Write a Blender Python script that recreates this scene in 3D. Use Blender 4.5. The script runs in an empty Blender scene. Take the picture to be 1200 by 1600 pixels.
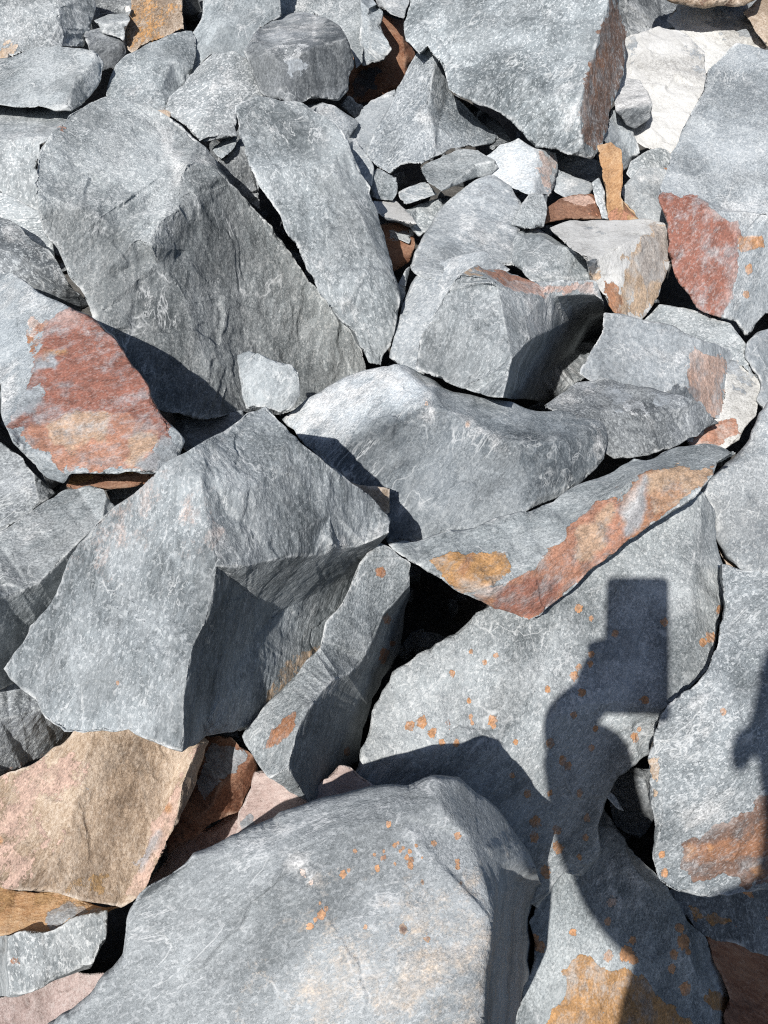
import bpy, math, random, hashlib
import numpy as np
from mathutils import Vector, Matrix
from mathutils.geometry import delaunay_2d_cdt

random.seed(7)
SC = bpy.context.scene
COL = SC.collection

# ------------------------------------------------------------------ camera
PITCH = math.radians(50.0)
CAM = np.array((0.0, 0.0, 1.35))
FOC = 1155.0                                   # focal length in pixels of a 1600 px tall frame
RIGHT = np.array((1.0, 0.0, 0.0))
FWD = np.array((0.0, math.cos(PITCH), -math.sin(PITCH)))
DOWN = np.array((0.0, -math.sin(PITCH), -math.cos(PITCH)))
cam_data = bpy.data.cameras.new("camera")
cam = bpy.data.objects.new("camera", cam_data)
COL.objects.link(cam)
cam.location = CAM
cam.rotation_euler = (math.radians(90) - PITCH, 0, 0)
cam_data.sensor_fit = 'VERTICAL'
cam_data.sensor_height = 36.0
cam_data.lens = 36.0 * FOC / 1600.0
cam_data.clip_start = 0.01
cam_data.clip_end = 2000.0
SC.camera = cam

# ------------------------------------------------------------------ light
SUN_L = RIGHT * (430 / FOC) + DOWN * (115 / FOC) + FWD     # the way the light travels
SUN_L = SUN_L / np.linalg.norm(SUN_L)
sun_elev = math.asin(-SUN_L[2])
sun_dir = -SUN_L
sun_data = bpy.data.lights.new("sun", 'SUN')
sun_data.energy = 4.4
sun_data.angle = math.radians(0.55)
sun_data.color = (1.0, 0.978, 0.95)
sun = bpy.data.objects.new("sun", sun_data)
COL.objects.link(sun)
sun.rotation_mode = 'QUATERNION'
sun.rotation_quaternion = Vector(SUN_L).to_track_quat('-Z', 'Y')
sun.location = (-3, -4, 8)

world = bpy.data.worlds.new("World")
SC.world = world
world.use_nodes = True
wn = world.node_tree
wn.nodes.clear()
sky = wn.nodes.new('ShaderNodeTexSky')
sky.sky_type = 'NISHITA'
sky.sun_disc = False
sky.sun_elevation = sun_elev
sky.sun_rotation = math.atan2(sun_dir[0], sun_dir[1])
bg = wn.nodes.new('ShaderNodeBackground')
bg.inputs['Strength'].default_value = 0.065
wo = wn.nodes.new('ShaderNodeOutputWorld')
wn.links.new(sky.outputs[0], bg.inputs[0])
wn.links.new(bg.outputs[0], wo.inputs[0])

SC.view_settings.view_transform = 'Standard'
SC.view_settings.look = 'None'
SC.view_settings.exposure = 0.32
SC.view_settings.gamma = 1.0
SC.view_settings.use_curve_mapping = False
SC.cycles.use_denoising = False
SC.cycles.filter_width = 1.1

# ------------------------------------------------------------------ noise
_rs = np.random.RandomState(11)
_PERM = np.tile(_rs.permutation(256), 3).astype(np.int32)
_G = _rs.normal(size=(256, 3))
_G = (_G / np.linalg.norm(_G, axis=1)[:, None]).astype(np.float32)

def perlin(p):
    p = np.asarray(p, dtype=np.float32)
    i = np.floor(p).astype(np.int32)
    f = p - i
    i &= 255
    w = f * f * f * (f * (f * 6 - 15) + 10)
    r = 0
    for dx in (0, 1):
        wx = w[:, 0] if dx else 1 - w[:, 0]
        a = _PERM[i[:, 0] + dx]
        for dy in (0, 1):
            wy = wx * (w[:, 1] if dy else 1 - w[:, 1])
            b = _PERM[a + i[:, 1] + dy]
            for dz in (0, 1):
                g = _G[_PERM[b + i[:, 2] + dz] & 255]
                d = g[:, 0] * (f[:, 0] - dx) + g[:, 1] * (f[:, 1] - dy) + g[:, 2] * (f[:, 2] - dz)
                r = r + wy * (w[:, 2] if dz else 1 - w[:, 2]) * d
    return r

def fbm(p, octv=3, gain=0.5):
    s, a, q = 0, 1.0, np.asarray(p, dtype=np.float32)
    for k in range(octv):
        s = s + a * perlin(q + 17.3 * k)
        q = q * 2.03
        a *= gain
    return s

# ------------------------------------------------------------------ materials
def N(nt, typ, **kw):
    n = nt.nodes.new(typ)
    for k, v in kw.items():
        setattr(n, k, v)
    return n

def ramp(nt, src, stops):
    r = nt.nodes.new('ShaderNodeValToRGB')
    while len(r.color_ramp.elements) > 1:
        r.color_ramp.elements.remove(r.color_ramp.elements[-1])
    for k, (pos, col) in enumerate(stops):
        e = r.color_ramp.elements[0] if k == 0 else r.color_ramp.elements.new(pos)
        e.position = pos
        e.color = (*col, 1) if not np.isscalar(col) else (col, col, col, 1)
    nt.links.new(src, r.inputs[0])
    return r.outputs[0]

def mixc(nt, fac, a, b, mode='MIX'):
    m = nt.nodes.new('ShaderNodeMix')
    m.data_type = 'RGBA'
    m.blend_type = mode
    for sock, v in ((m.inputs[0], fac), (m.inputs[6], a), (m.inputs[7], b)):
        if hasattr(v, 'links'):
            nt.links.new(v, sock)
        elif np.isscalar(v):
            sock.default_value = v
        else:
            sock.default_value = (*v, 1)
    return m.outputs[2]

def mathn(nt, op, a, b=None, c=None, clamp=False):
    m = nt.nodes.new('ShaderNodeMath')
    m.operation = op
    m.use_clamp = clamp
    for sock, v in zip(m.inputs, (a, b, c)):
        if v is None:
            continue
        if hasattr(v, 'links'):
            nt.links.new(v, sock)
        else:
            sock.default_value = v
    return m.outputs[0]

def noise(nt, vec, scale, detail=3, rough=0.55, dist=0.0):
    n = nt.nodes.new('ShaderNodeTexNoise')
    n.inputs['Scale'].default_value = scale
    n.inputs['Detail'].default_value = detail
    n.inputs['Roughness'].default_value = rough
    n.inputs['Distortion'].default_value = dist
    nt.links.new(vec, n.inputs['Vector'])
    return n.outputs['Fac']

def rock_material(name, dark, mid, light, fleck, vein=0.6, flecks=0.85, bump=1.0, scuff=1.0, medw=0.24):
    """speckled stone; vertex attributes: stain (rgb colour, a amount) and wear (bruised ridges)"""
    m = bpy.data.materials.new(name)
    m.use_nodes = True
    nt = m.node_tree
    nt.nodes.clear()
    tc = N(nt, 'ShaderNodeTexCoord')
    oi = N(nt, 'ShaderNodeObjectInfo')
    off = N(nt, 'ShaderNodeVectorMath', operation='MULTIPLY_ADD')
    nt.links.new(oi.outputs['Random'], off.inputs[0])
    off.inputs[1].default_value = (37.0, 91.0, 53.0)
    sc_ = N(nt, 'ShaderNodeVectorMath', operation='MULTIPLY')
    nt.links.new(tc.outputs['Object'], sc_.inputs[0])
    nt.links.new(oi.outputs['Color'], sc_.inputs[1])        # coarser crystals in some rocks
    nt.links.new(sc_.outputs[0], off.inputs[2])
    vec = off.outputs[0]
    st = N(nt, 'ShaderNodeMapping')
    st.inputs['Scale'].default_value = (1.0, 0.62, 1.3)
    nt.links.new(vec, st.inputs['Vector'])
    svec = st.outputs[0]
    st2 = N(nt, 'ShaderNodeMapping')
    st2.inputs['Scale'].default_value = (0.9, 0.20, 1.4)
    nt.links.new(vec, st2.inputs['Vector'])
    lvec = st2.outputs[0]

    big = noise(nt, svec, 9, 6, 0.6, 0.4)
    med = noise(nt, svec, 80, 5, 0.7)
    grain = noise(nt, svec, 480, 3, 0.65)
    fine = noise(nt, vec, 1150, 2, 0.6)
    streak = noise(nt, lvec, 260, 3, 0.6, 0.2)
    rg = N(nt, 'ShaderNodeMath', operation='FRACT')
    nt.links.new(mathn(nt, 'MULTIPLY', oi.outputs['Random'], 29.3), rg.inputs[0])
    t = mathn(nt, 'MULTIPLY', big, 1.15)
    gr_ = mathn(nt, 'MULTIPLY', mathn(nt, 'SUBTRACT', grain, 0.5), mathn(nt, 'MULTIPLY_ADD', rg.outputs[0], 0.75, 0.25))
    st_ = mathn(nt, 'MULTIPLY', mathn(nt, 'SUBTRACT', streak, 0.5), mathn(nt, 'MULTIPLY_ADD', rg.outputs[0], -0.45, 0.60))
    t = mathn(nt, 'MULTIPLY_ADD', med, medw, t)
    t = mathn(nt, 'ADD', gr_, t)
    t = mathn(nt, 'ADD', st_, t)
    t = mathn(nt, 'MULTIPLY_ADD', fine, 0.45, t)
    t = mathn(nt, 'SUBTRACT', t, 0.30 + medw * 0.5, clamp=True)
    col = ramp(nt, t, [(0.27, dark), (0.50, mid), (0.73, light)])
    # pale flecks a few millimetres long
    f1 = ramp(nt, noise(nt, svec, 300, 2, 0.6, 0.3), [(0.575, 0.0), (0.612, 1.0)])
    f2 = ramp(nt, noise(nt, svec, 120, 3, 0.7, 0.4), [(0.58, 0.0), (0.66, 1.0)])
    f3 = ramp(nt, big, [(0.40, 0.45), (0.62, 1.0)])
    ff = mathn(nt, 'MAXIMUM', mathn(nt, 'MULTIPLY', f1, 0.85), mathn(nt, 'MULTIPLY', f2, 0.7))
    rf = N(nt, 'ShaderNodeMath', operation='FRACT')
    nt.links.new(mathn(nt, 'MULTIPLY', oi.outputs['Random'], 13.7), rf.inputs[0])
    ff = mathn(nt, 'MULTIPLY', mathn(nt, 'MULTIPLY', ff, f3), mathn(nt, 'MULTIPLY_ADD', rf.outputs[0], 0.9 * flecks, 0.45 * flecks))
    col = mixc(nt, ff, col, fleck)
    d1 = ramp(nt, fine, [(0.30, 1.0), (0.46, 0.0)])
    col = mixc(nt, mathn(nt, 'MULTIPLY', d1, 0.40), col, tuple(c * 0.55 for c in dark))
    # scuffed, dusty areas with ragged borders
    sc1 = ramp(nt, noise(nt, svec, 15, 9, 0.68, 0.6), [(0.50, 0.0), (0.56, 1.0)])
    sc2 = ramp(nt, noise(nt, lvec, 34, 8, 0.7, 0.5), [(0.53, 0.0), (0.60, 1.0)])
    scf = mathn(nt, 'MAXIMUM', mathn(nt, 'MULTIPLY', sc1, 0.17), mathn(nt, 'MULTIPLY', sc2, 0.17))
    scf = mathn(nt, 'MULTIPLY', scf, ramp(nt, grain, [(0.36, 0.45), (0.6, 1.2)]))
    col = mixc(nt, mathn(nt, 'MULTIPLY', scf, scuff), col, fleck)
    dk = ramp(nt, noise(nt, svec, 11, 9, 0.66, 0.5), [(0.54, 0.0), (0.60, 1.0)])
    col = mixc(nt, mathn(nt, 'MULTIPLY', dk, 0.30 * scuff), col, dark)
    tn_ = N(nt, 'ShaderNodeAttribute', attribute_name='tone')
    col = mixc(nt, 1.0, col, tn_.outputs['Color'], 'MULTIPLY')     # face tones: shade of turned-away faces painted in, plus dusty and fresh ones
    col = mixc(nt, 1.0, col, ramp(nt, oi.outputs['Random'], [(0.0, (.84, .86, .88)), (0.35, (1.05, 1.05, 1.05)), (0.7, (.92, .95, .97)), (1.0, (1.12, 1.11, 1.09))]), 'MULTIPLY')
    # thin wispy white veins
    v1 = ramp(nt, mathn(nt, 'ABSOLUTE', mathn(nt, 'SUBTRACT', noise(nt, lvec, 22, 5, 0.6, 0.8), 0.5)), [(0.0, 1.0), (0.012, 0.0)])
    v3 = ramp(nt, mathn(nt, 'ABSOLUTE', mathn(nt, 'SUBTRACT', noise(nt, svec, 8, 4, 0.55, 0.4), 0.5)), [(0.0, 1.0), (0.006, 0.0)])
    v2 = ramp(nt, noise(nt, vec, 13, 4), [(0.52, 0.0), (0.60, 1.0)])
    vv = mathn(nt, 'MULTIPLY', mathn(nt, 'MULTIPLY', mathn(nt, 'MAXIMUM', v1, v3), v2), vein)
    col = mixc(nt, vv, col, fleck)
    # bruised ridges
    wa = N(nt, 'ShaderNodeAttribute', attribute_name='wear')
    wn_ = mathn(nt, 'MULTIPLY', wa.outputs['Fac'], ramp(nt, med, [(0.38, 0.1), (0.54, 1.0)]))
    wn_ = mathn(nt, 'MULTIPLY', wn_, ramp(nt, noise(nt, vec, 24, 4, 0.6), [(0.42, 0.08), (0.58, 1.0)]))
    col = mixc(nt, mathn(nt, 'MULTIPLY', wn_, 0.85, clamp=True), col, fleck)
    # stains
    sa = N(nt, 'ShaderNodeAttribute', attribute_name='stain')
    edge = mathn(nt, 'MULTIPLY_ADD', mathn(nt, 'SUBTRACT', noise(nt, svec, 38, 9, 0.72, 0.3), 0.5), 2.3, sa.outputs['Alpha'])
    edge = mathn(nt, 'MULTIPLY_ADD', mathn(nt, 'SUBTRACT', grain, 0.5), 0.7, edge)
    amt = ramp(nt, edge, [(0.46, 0.0), (0.53, 1.0)])
    sep = N(nt, 'ShaderNodeSeparateColor')
    nt.links.new(sa.outputs['Color'], sep.inputs[0])
    dusty = mathn(nt, 'GREATER_THAN', sep.outputs[0], 0.56)      # pale dust fades out, crusts end crisply
    amt = mathn(nt, 'MULTIPLY_ADD', dusty, mathn(nt, 'SUBTRACT', ramp(nt, edge, [(0.22, 0.0), (0.9, 0.85)]), amt), amt)
    amt = mathn(nt, 'MULTIPLY', amt, mathn(nt, 'GREATER_THAN', sa.outputs['Alpha'], 0.02))
    var = ramp(nt, mathn(nt, 'MULTIPLY_ADD', grain, 0.5, mathn(nt, 'MULTIPLY', med, 0.5)), [(0.34, 0.42), (0.5, 1.0), (0.64, 1.6)])
    scol = mixc(nt, 1.0, sa.outputs['Color'], var, 'MULTIPLY')
    scol = mixc(nt, mathn(nt, 'MULTIPLY', ff, 0.35), scol, fleck)
    amt = mathn(nt, 'MULTIPLY', amt, ramp(nt, noise(nt, svec, 42, 6, 0.7), [(0.36, 0.45), (0.52, 1.0)]))
    col = mixc(nt, mathn(nt, 'MULTIPLY', amt, 0.95), col, scol)

    bs = N(nt, 'ShaderNodeBsdfPrincipled')
    nt.links.new(col, bs.inputs['Base Color'])
    bs.inputs['Specular IOR Level'].default_value = 0.28
    nt.links.new(ramp(nt, grain, [(0.3, 0.62), (0.7, 0.88)]), bs.inputs['Roughness'])
    h = mathn(nt, 'MULTIPLY', grain, 0.0011)
    h = mathn(nt, 'MULTIPLY_ADD', med, 0.0022, h)
    h = mathn(nt, 'MULTIPLY_ADD', fine, 0.00045, h)
    h = mathn(nt, 'MULTIPLY_ADD', streak, 0.0009, h)
    h = mathn(nt, 'MULTIPLY_ADD', amt, 0.0011, h)
    h = mathn(nt, 'MULTIPLY_ADD', scf, 0.0012, h)
    bp = N(nt, 'ShaderNodeBump')
    bp.inputs['Strength'].default_value = 0.6
    bp.inputs['Distance'].default_value = bump
    nt.links.new(h, bp.inputs['Height'])
    nt.links.new(bp.outputs[0], bs.inputs['Normal'])
    out = N(nt, 'ShaderNodeOutputMaterial')
    nt.links.new(bs.outputs[0], out.inputs[0])
    return m

MATS = {
    'slate': rock_material("grey_slate", (.088, .099, .102), (.232, .250, .254), (.395, .42, .422), (.66, .665, .65)),
    'mid': rock_material("mid_grey_slate", (.064, .074, .081), (.178, .197, .208), (.33, .353, .365), (.60, .61, .60)),
    'smooth': rock_material("smooth_grey_slate", (.117, .127, .130), (.236, .250, .254), (.37, .387, .39), (.62, .625, .62), flecks=0.45, scuff=0.45, medw=0.18),
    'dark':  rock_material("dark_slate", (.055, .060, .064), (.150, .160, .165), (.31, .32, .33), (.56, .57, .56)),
    'pale':  rock_material("pale_slate", (.145, .158, .165), (.285, .307, .317), (.43, .452, .46), (.68, .68, .66), flecks=0.65),
    'white': rock_material("white_dusty_stone", (.32, .305, .28), (.60, .58, .54), (.70, .68, .645), (.68, .66, .63), flecks=0.3, vein=0.2),
    'tan':   rock_material("brown_quartzite", (.115, .078, .05), (.32, .232, .16), (.54, .43, .325), (.62, .53, .44), flecks=0.6, vein=0.2),
    'pink':  rock_material("pink_quartzite", (.19, .13, .11), (.38, .285, .255), (.52, .415, .375), (.60, .54, .50), flecks=0.4, vein=0.2),
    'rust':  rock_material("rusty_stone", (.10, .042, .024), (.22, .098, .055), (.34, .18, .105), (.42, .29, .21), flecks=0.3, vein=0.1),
    'ochre': rock_material("ochre_stone", (.20, .105, .05), (.40, .22, .105), (.54, .35, .19), (.60, .47, .33), flecks=0.3, vein=0.1),
}
COLS = {'blush': (.565, .40, .325), 'warm': (.565, .44, .32), 'red': (.215, .083, .055), 'rust': (.27, .125, .062), 'ochre': (.35, .19, .075), 'orange': (.44, .225, .105),
        'pink': (.42, .29, .23), 'tan': (.40, .29, .195), 'white': (.62, .61, .59), 'brown': (.15, .088, .062),
        'mustard': (.30, .185, .085), 'dusk': (.075, .085, .095), 'grey': (.25, .268, .28), 'salmon': (.34, .165, .105)}
# ------------------------------------------------------------------ rock builder
def plane_z(x, y):
    """depth of the mean surface of the pile along the camera axis"""
    return 1.0 / (1.0 + 0.62 * (y - 800) / FOC)

def inside(poly, x, y):
    px, py = poly[:, 0], poly[:, 1]
    qx, qy = np.roll(px, -1), np.roll(py, -1)
    x = np.asarray(x, float)[:, None]
    y = np.asarray(y, float)[:, None]
    c = ((py > y) != (qy > y)) & (x < (qx - px) * (y - py) / np.where(qy == py, 1e-9, qy - py) + px)
    return c.sum(1) % 2 == 1

def polydist(poly, x, y):
    a, b = poly, np.roll(poly, -1, 0)
    p = np.stack([x, y], 1)[:, None, :]
    ab = (b - a)[None]
    t = np.clip(((p - a[None]) * ab).sum(2) / np.maximum((ab ** 2).sum(2), 1e-9), 0, 1)
    return np.sqrt((((a[None] + t[..., None] * ab) - p) ** 2).sum(2)).min(1)

def pts(s):
    return np.array([[float(v) for v in q.split(',')] for q in s.split()])

def subdivide(V, T, limit):
    """conforming longest-edge style split: edges over their limit are halved; V holds xyz and carried columns"""
    for _ in range(14):
        e = np.concatenate([T[:, [0, 1]], T[:, [1, 2]], T[:, [2, 0]]])
        e.sort(axis=1)
        key = e[:, 0].astype(np.int64) * len(V) + e[:, 1]
        uk, inv = np.unique(key, return_inverse=True)
        ea, eb = uk // len(V), uk % len(V)
        ln = np.linalg.norm(V[ea, :3] - V[eb, :3], axis=1)
        mark = ln > limit(V, ea, eb)
        if not mark.any():
            break
        newid = np.full(len(uk), -1)
        newid[mark] = len(V) + np.arange(mark.sum())
        V = np.concatenate([V, 0.5 * (V[ea[mark]] + V[eb[mark]])])
        n = len(T)
        m0, m1, m2 = newid[inv[:n]], newid[inv[n:2 * n]], newid[inv[2 * n:]]
        a, b, c = T.T
        k = (m0 >= 0).astype(int) + 2 * (m1 >= 0) + 4 * (m2 >= 0)
        out = []
        def add(sel, *tris):
            for t in tris:
                out.append(np.stack([q[sel] for q in t], 1))
        add(k == 0, (a, b, c))
        add(k == 1, (a, m0, c), (m0, b, c))
        add(k == 2, (a, b, m1), (a, m1, c))
        add(k == 4, (a, b, m2), (m2, b, c))
        add(k == 3, (a, m0, c), (m0, m1, c), (m0, b, m1))
        add(k == 6, (a, b, m2), (m2, b, m1), (m2, m1, c))
        add(k == 5, (a, m0, m2), (m0, b, m2), (m2, b, c))
        add(k == 7, (a, m0, m2), (m0, b, m1), (m2, m1, c), (m0, m1, m2))
        T = np.concatenate(out)
    return V, T

def smooth(V, T, n, fac=0.5):
    for _ in range(n):
        e = np.concatenate([T[:, [0, 1]], T[:, [1, 2]], T[:, [2, 0]]])
        s = np.zeros((len(V), 3))
        c = np.zeros(len(V))
        for i, j in ((0, 1), (1, 0)):
            for d in range(3):
                s[:, d] += np.bincount(e[:, i], V[e[:, j], d], len(V))
            c += np.bincount(e[:, i], minlength=len(V))
        V[:, :3] += fac * (s / np.maximum(c, 1)[:, None] - V[:, :3])
    return V

def normals(P, T):
    n = np.cross(P[T[:, 1]] - P[T[:, 0]], P[T[:, 2]] - P[T[:, 0]])
    r = np.zeros_like(P)
    for k in range(3):
        for d in range(3):
            r[:, d] += np.bincount(T[:, k], n[:, d], len(P))
    return r / np.maximum(np.linalg.norm(r, axis=1), 1e-12)[:, None]

def to_world(x, y, z):
    return CAM + ((x - 600) / FOC * z)[:, None] * RIGHT + ((y - 800) / FOC * z)[:, None] * DOWN + z[:, None] * FWD

def to_pixel(P):
    q = P - CAM
    z = np.maximum(q @ FWD, 1e-3)
    return 600 + FOC * (q @ RIGHT) / z, 800 + FOC * (q @ DOWN) / z, z

def link_mesh(name, P, T, mat, parent=None, attrs=None, smooth_shade=True, origin=None, rot=None):
    me = bpy.data.meshes.new(name)
    ob = bpy.data.objects.new(name, me)
    o = np.zeros(3) if origin is None else np.asarray(origin)
    Q = P - o
    if rot is not None:
        Q = Q @ np.array(rot)                      # inverse rotation of row vectors
        ob.rotation_euler = Matrix(rot).to_euler()
    ob.location = o
    me.vertices.add(len(Q))
    me.vertices.foreach_set('co', Q.astype(np.float32).ravel())
    me.loops.add(len(T) * 3)
    me.loops.foreach_set('vertex_index', T.astype(np.int32).ravel())
    me.polygons.add(len(T))
    me.polygons.foreach_set('loop_start', (np.arange(len(T)) * 3).astype(np.int32))
    me.polygons.foreach_set('use_smooth', np.full(len(T), smooth_shade))
    for an, (typ, arr) in (attrs or {}).items():
        at = me.attributes.new(an, typ, 'POINT')
        at.data.foreach_set('color' if typ == 'FLOAT_COLOR' else 'value', arr.astype(np.float32).ravel())
    me.update(calc_edges=True)
    me.validate()
    me.materials.append(mat)
    COL.objects.link(ob)
    if parent is not None:
        ob.parent = parent
    return ob

NTRI = 0
DIAG = 0
def rock(name, label, k, mat, outline, facets="", paint="", thick=0.30, soft=1, rough=1.0, auto=None, grain=None,
         lpx=3.0, wear=1.0, cat='rock', step=1.0, group='quarry rocks in the pile', jit=1.0, chip=0.28):
    """outline, facets and stains are traced points; each facet carries its tilt (degrees towards the right, degrees upwards),
    from which the depths of all corners are solved, so that the rock stands in space with its own size and thickness"""
    global NTRI
    seed = int(hashlib.md5(label.encode()).hexdigest()[:6], 16)
    rs = np.random.RandomState(seed % 2 ** 31)
    O = pts(outline)
    F = []
    for ln in facets.strip().splitlines():
        if ln.strip():
            h, body = ln.split(':')
            F.append((tuple(float(v) for v in h.split(',')), pts(body)))
    cen = O.mean(0)
    if auto is not None:                            # a top facet and bevelled flanks
        a0, b0 = auto
        ctr = 0.5 * (O.max(0) + O.min(0))
        ang = np.arctan2(*(O - ctr).T[::-1])
        inn = ctr + (O - ctr) * (0.62 + 0.2 * rs.rand(len(O)))[:, None] + 0.03 * np.ptp(O, axis=0).mean()*rs.normal(size=2)
        F = [((a0, b0), inn)]
        nseg = len(O)
        st, grp = 0, max(2, nseg // 4)
        while st < nseg:
            idx = [(st + q) % nseg for q in range(min(grp, nseg - st) + 1)]
            poly = np.concatenate([O[idx], inn[idx[::-1]]])
            mid = O[idx].mean(0) - ctr
            mid = mid / (np.linalg.norm(mid) + 1e-9)
            F.append(((a0 + 34 * mid[0], b0 - 34 * mid[1]), poly))
            st += grp
    # --- corners: snap facet corners to the outline
    for _, fp in F:
        for i in range(len(fp)):
            d = np.linalg.norm(O - fp[i], axis=1)
            if d.min() < 9:
                fp[i] = O[d.argmin()]
                continue
            a, b = O, np.roll(O, -1, 0)
            ab = b - a
            t = np.clip(((fp[i] - a) * ab).sum(1) / np.maximum((ab ** 2).sum(1), 1e-9), 0, 1)
            q = a + t[:, None] * ab
            dd = np.linalg.norm(q - fp[i], axis=1)
            if dd.min() < 8:
                s = dd.argmin()
                fp[i] = q[s]
                O = np.insert(O, s + 1, q[s], axis=0)
    P2, ids, edges = [], {}, set()
    def pid(p):
        for i, q in enumerate(P2):
            if abs(q[0] - p[0]) + abs(q[1] - p[1]) < 5:
                return i
        P2.append((float(p[0]), float(p[1])))
        return len(P2) - 1
    oi = [pid(p) for p in O]
    for i in range(len(oi)):
        edges.add((min(oi[i], oi[i - 1]), max(oi[i], oi[i - 1])))
    oset = set(oi)
    for _, fp in F:
        fi = [pid(p) for p in fp]
        for i in range(len(fi)):
            e = (min(fi[i], fi[i - 1]), max(fi[i], fi[i - 1]))
            if e[0] != e[1]:
                edges.add(e)
    # --- ragged edges
    done, par = [], {}
    def split(i, j, lev, amp=1.0):
        p, q = np.array(P2[i]), np.array(P2[j])
        L = np.linalg.norm(q - p)
        if L < 16 or lev > 4:
            done.append((i, j))
            return
        nrm = np.array((-(q - p)[1], (q - p)[0])) / L
        m = 0.5 * (p + q) + nrm * rs.normal() * min(0.045 * L, 4.6) * jit * amp + (q - p) * rs.uniform(-.08, .08)
        P2.append((float(m[0]), float(m[1])))
        n = len(P2) - 1
        par[n] = (i, j)
        split(i, n, lev + 1, amp)
        split(n, j, lev + 1, amp)
    oe = {(min(oi[i], oi[i - 1]), max(oi[i], oi[i - 1])) for i in range(len(oi))}
    chain = {}
    for e in sorted(edges):
        s = len(done)
        split(e[0], e[1], 0, 1.0 if e in oe else 0.38)
        chain[e] = done[s:]
    loop = []
    for i in range(len(oi)):
        a, b = oi[i], oi[(i + 1) % len(oi)]
        if a == b:
            continue
        seg = chain[(min(a, b), max(a, b))]
        nodes = [seg[0][0]] + [q[1] for q in seg]
        if nodes[0] != a:
            nodes = nodes[::-1]
        loop += nodes[:-1]
    OJ = np.array([P2[i] for i in loop])
    res = delaunay_2d_cdt([Vector(p) for p in P2], done, [], 0, 1e-3)
    V2 = np.array([(v[0], v[1]) for v in res[0]])
    T = []
    for f in res[2]:
        for q in range(1, len(f) - 1):
            T.append((f[0], f[q], f[q + 1]))
    T = np.array(T)
    cc = V2[T].mean(1)
    ar = 0.5 * np.abs(np.cross(V2[T[:, 1]] - V2[T[:, 0]], V2[T[:, 2]] - V2[T[:, 0]]))
    keep = inside(OJ, cc[:, 0], cc[:, 1]) & (ar > 0.05)
    T, cc, ar = T[keep], cc[keep], ar[keep]
    # consistent winding, facing the camera
    s = np.cross(V2[T[:, 1]] - V2[T[:, 0]], V2[T[:, 2]] - V2[T[:, 0]])
    T[s > 0] = T[s > 0][:, ::-1]
    n0 = len(P2)
    comb = {}
    def weights(i):                                  # a ragged corner lies on the straight edge it came from
        if i not in par:
            return {i: 1.0}
        if i not in comb:
            c = {}
            for q in par[i]:
                for kk, vv in weights(q).items():
                    c[kk] = c.get(kk, 0) + 0.5 * vv
            comb[i] = c
        return comb[i]
    vmap = [list(o) for o in res[3]]
    used = np.unique(T)
    used_src = [vmap[i][0] if vmap[i] else None for i in used]
    rem = np.full(len(V2), -1)
    rem[used] = np.arange(len(used))
    V2, T = V2[used], rem[T]
    nv = len(V2)
    # --- depths
    if not F:
        F = [((0, 25), O)]
    fac = np.full(len(T), -1)
    for i, (_, fp) in enumerate(F):
        fac[inside(fp, cc[:, 0], cc[:, 1])] = i
    un = np.where(fac < 0)[0]
    if len(un):
        dm = np.stack([polydist(fp, cc[un, 0], cc[un, 1]) for _, fp in F], 1)
        fac[un] = dm.argmin(1)
    u, v = (V2[:, 0] - 600) / FOC, (V2[:, 1] - 800) / FOC
    nF = len(F)
    rows, cols, vals, rhs, r = [], [], [], [], 0
    sz = np.sqrt(ar.sum())
    z0 = plane_z(*cen) * k
    for i, ((a, b), _) in enumerate(F):
        n = np.array((math.tan(math.radians(max(-83, min(83, a)))), -math.tan(math.radians(max(-78, min(78, b)))), -1.0))
        wgt = {}
        for t, A in zip(T[fac == i], ar[fac == i]):
            for q in t:
                wgt[q] = wgt.get(q, 0) + A
        for q, A in wgt.items():
            w = math.sqrt(A) / sz + 0.05
            mval = n[0] * u[q] + n[1] * v[q] + n[2]
            rows += [r, r]
            cols += [q, nv + i]
            vals += [w, -w * mval * -1 / 1.0]
            rhs.append(0)
            r += 1
    A_ = np.zeros((r + nv + 1, nv + nF))
    for a, b, c in zip(rows, cols, vals):
        A_[a, b] += c
    bb = np.zeros(r + nv + 1)
    wpl = 1.0 / z0 * (1.0 + 0.62 * v) / (1.0 + 0.62 * (cen[1] - 800) / FOC)
    for q in range(nv):
        A_[r + q, q] = 0.0012
        bb[r + q] = 0.0012 * wpl[q]
    A_[r + nv, :nv] = 5.0 / nv
    bb[r + nv] = 5.0 * wpl.mean()
    dof, M_ = {}, np.zeros((nv + nF, nv + nF))
    for q in range(nv):
        for kk, vv in (weights(used_src[q]).items() if used_src[q] is not None else ((('x', q), 1.0),)):
            M_[q, dof.setdefault(kk, len(dof))] += vv
    for i in range(nF):
        M_[nv + i, dof.setdefault(('f', i), len(dof))] = 1.0
    M_ = M_[:, :len(dof)]
    sol = M_ @ np.linalg.lstsq(A_ @ M_, bb, rcond=None)[0]
    w = np.clip(sol[:nv], 0.62 / z0, 1.75 / z0)
    z = 1.0 / w
    P = to_world(V2[:, 0], V2[:, 1], z)
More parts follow.
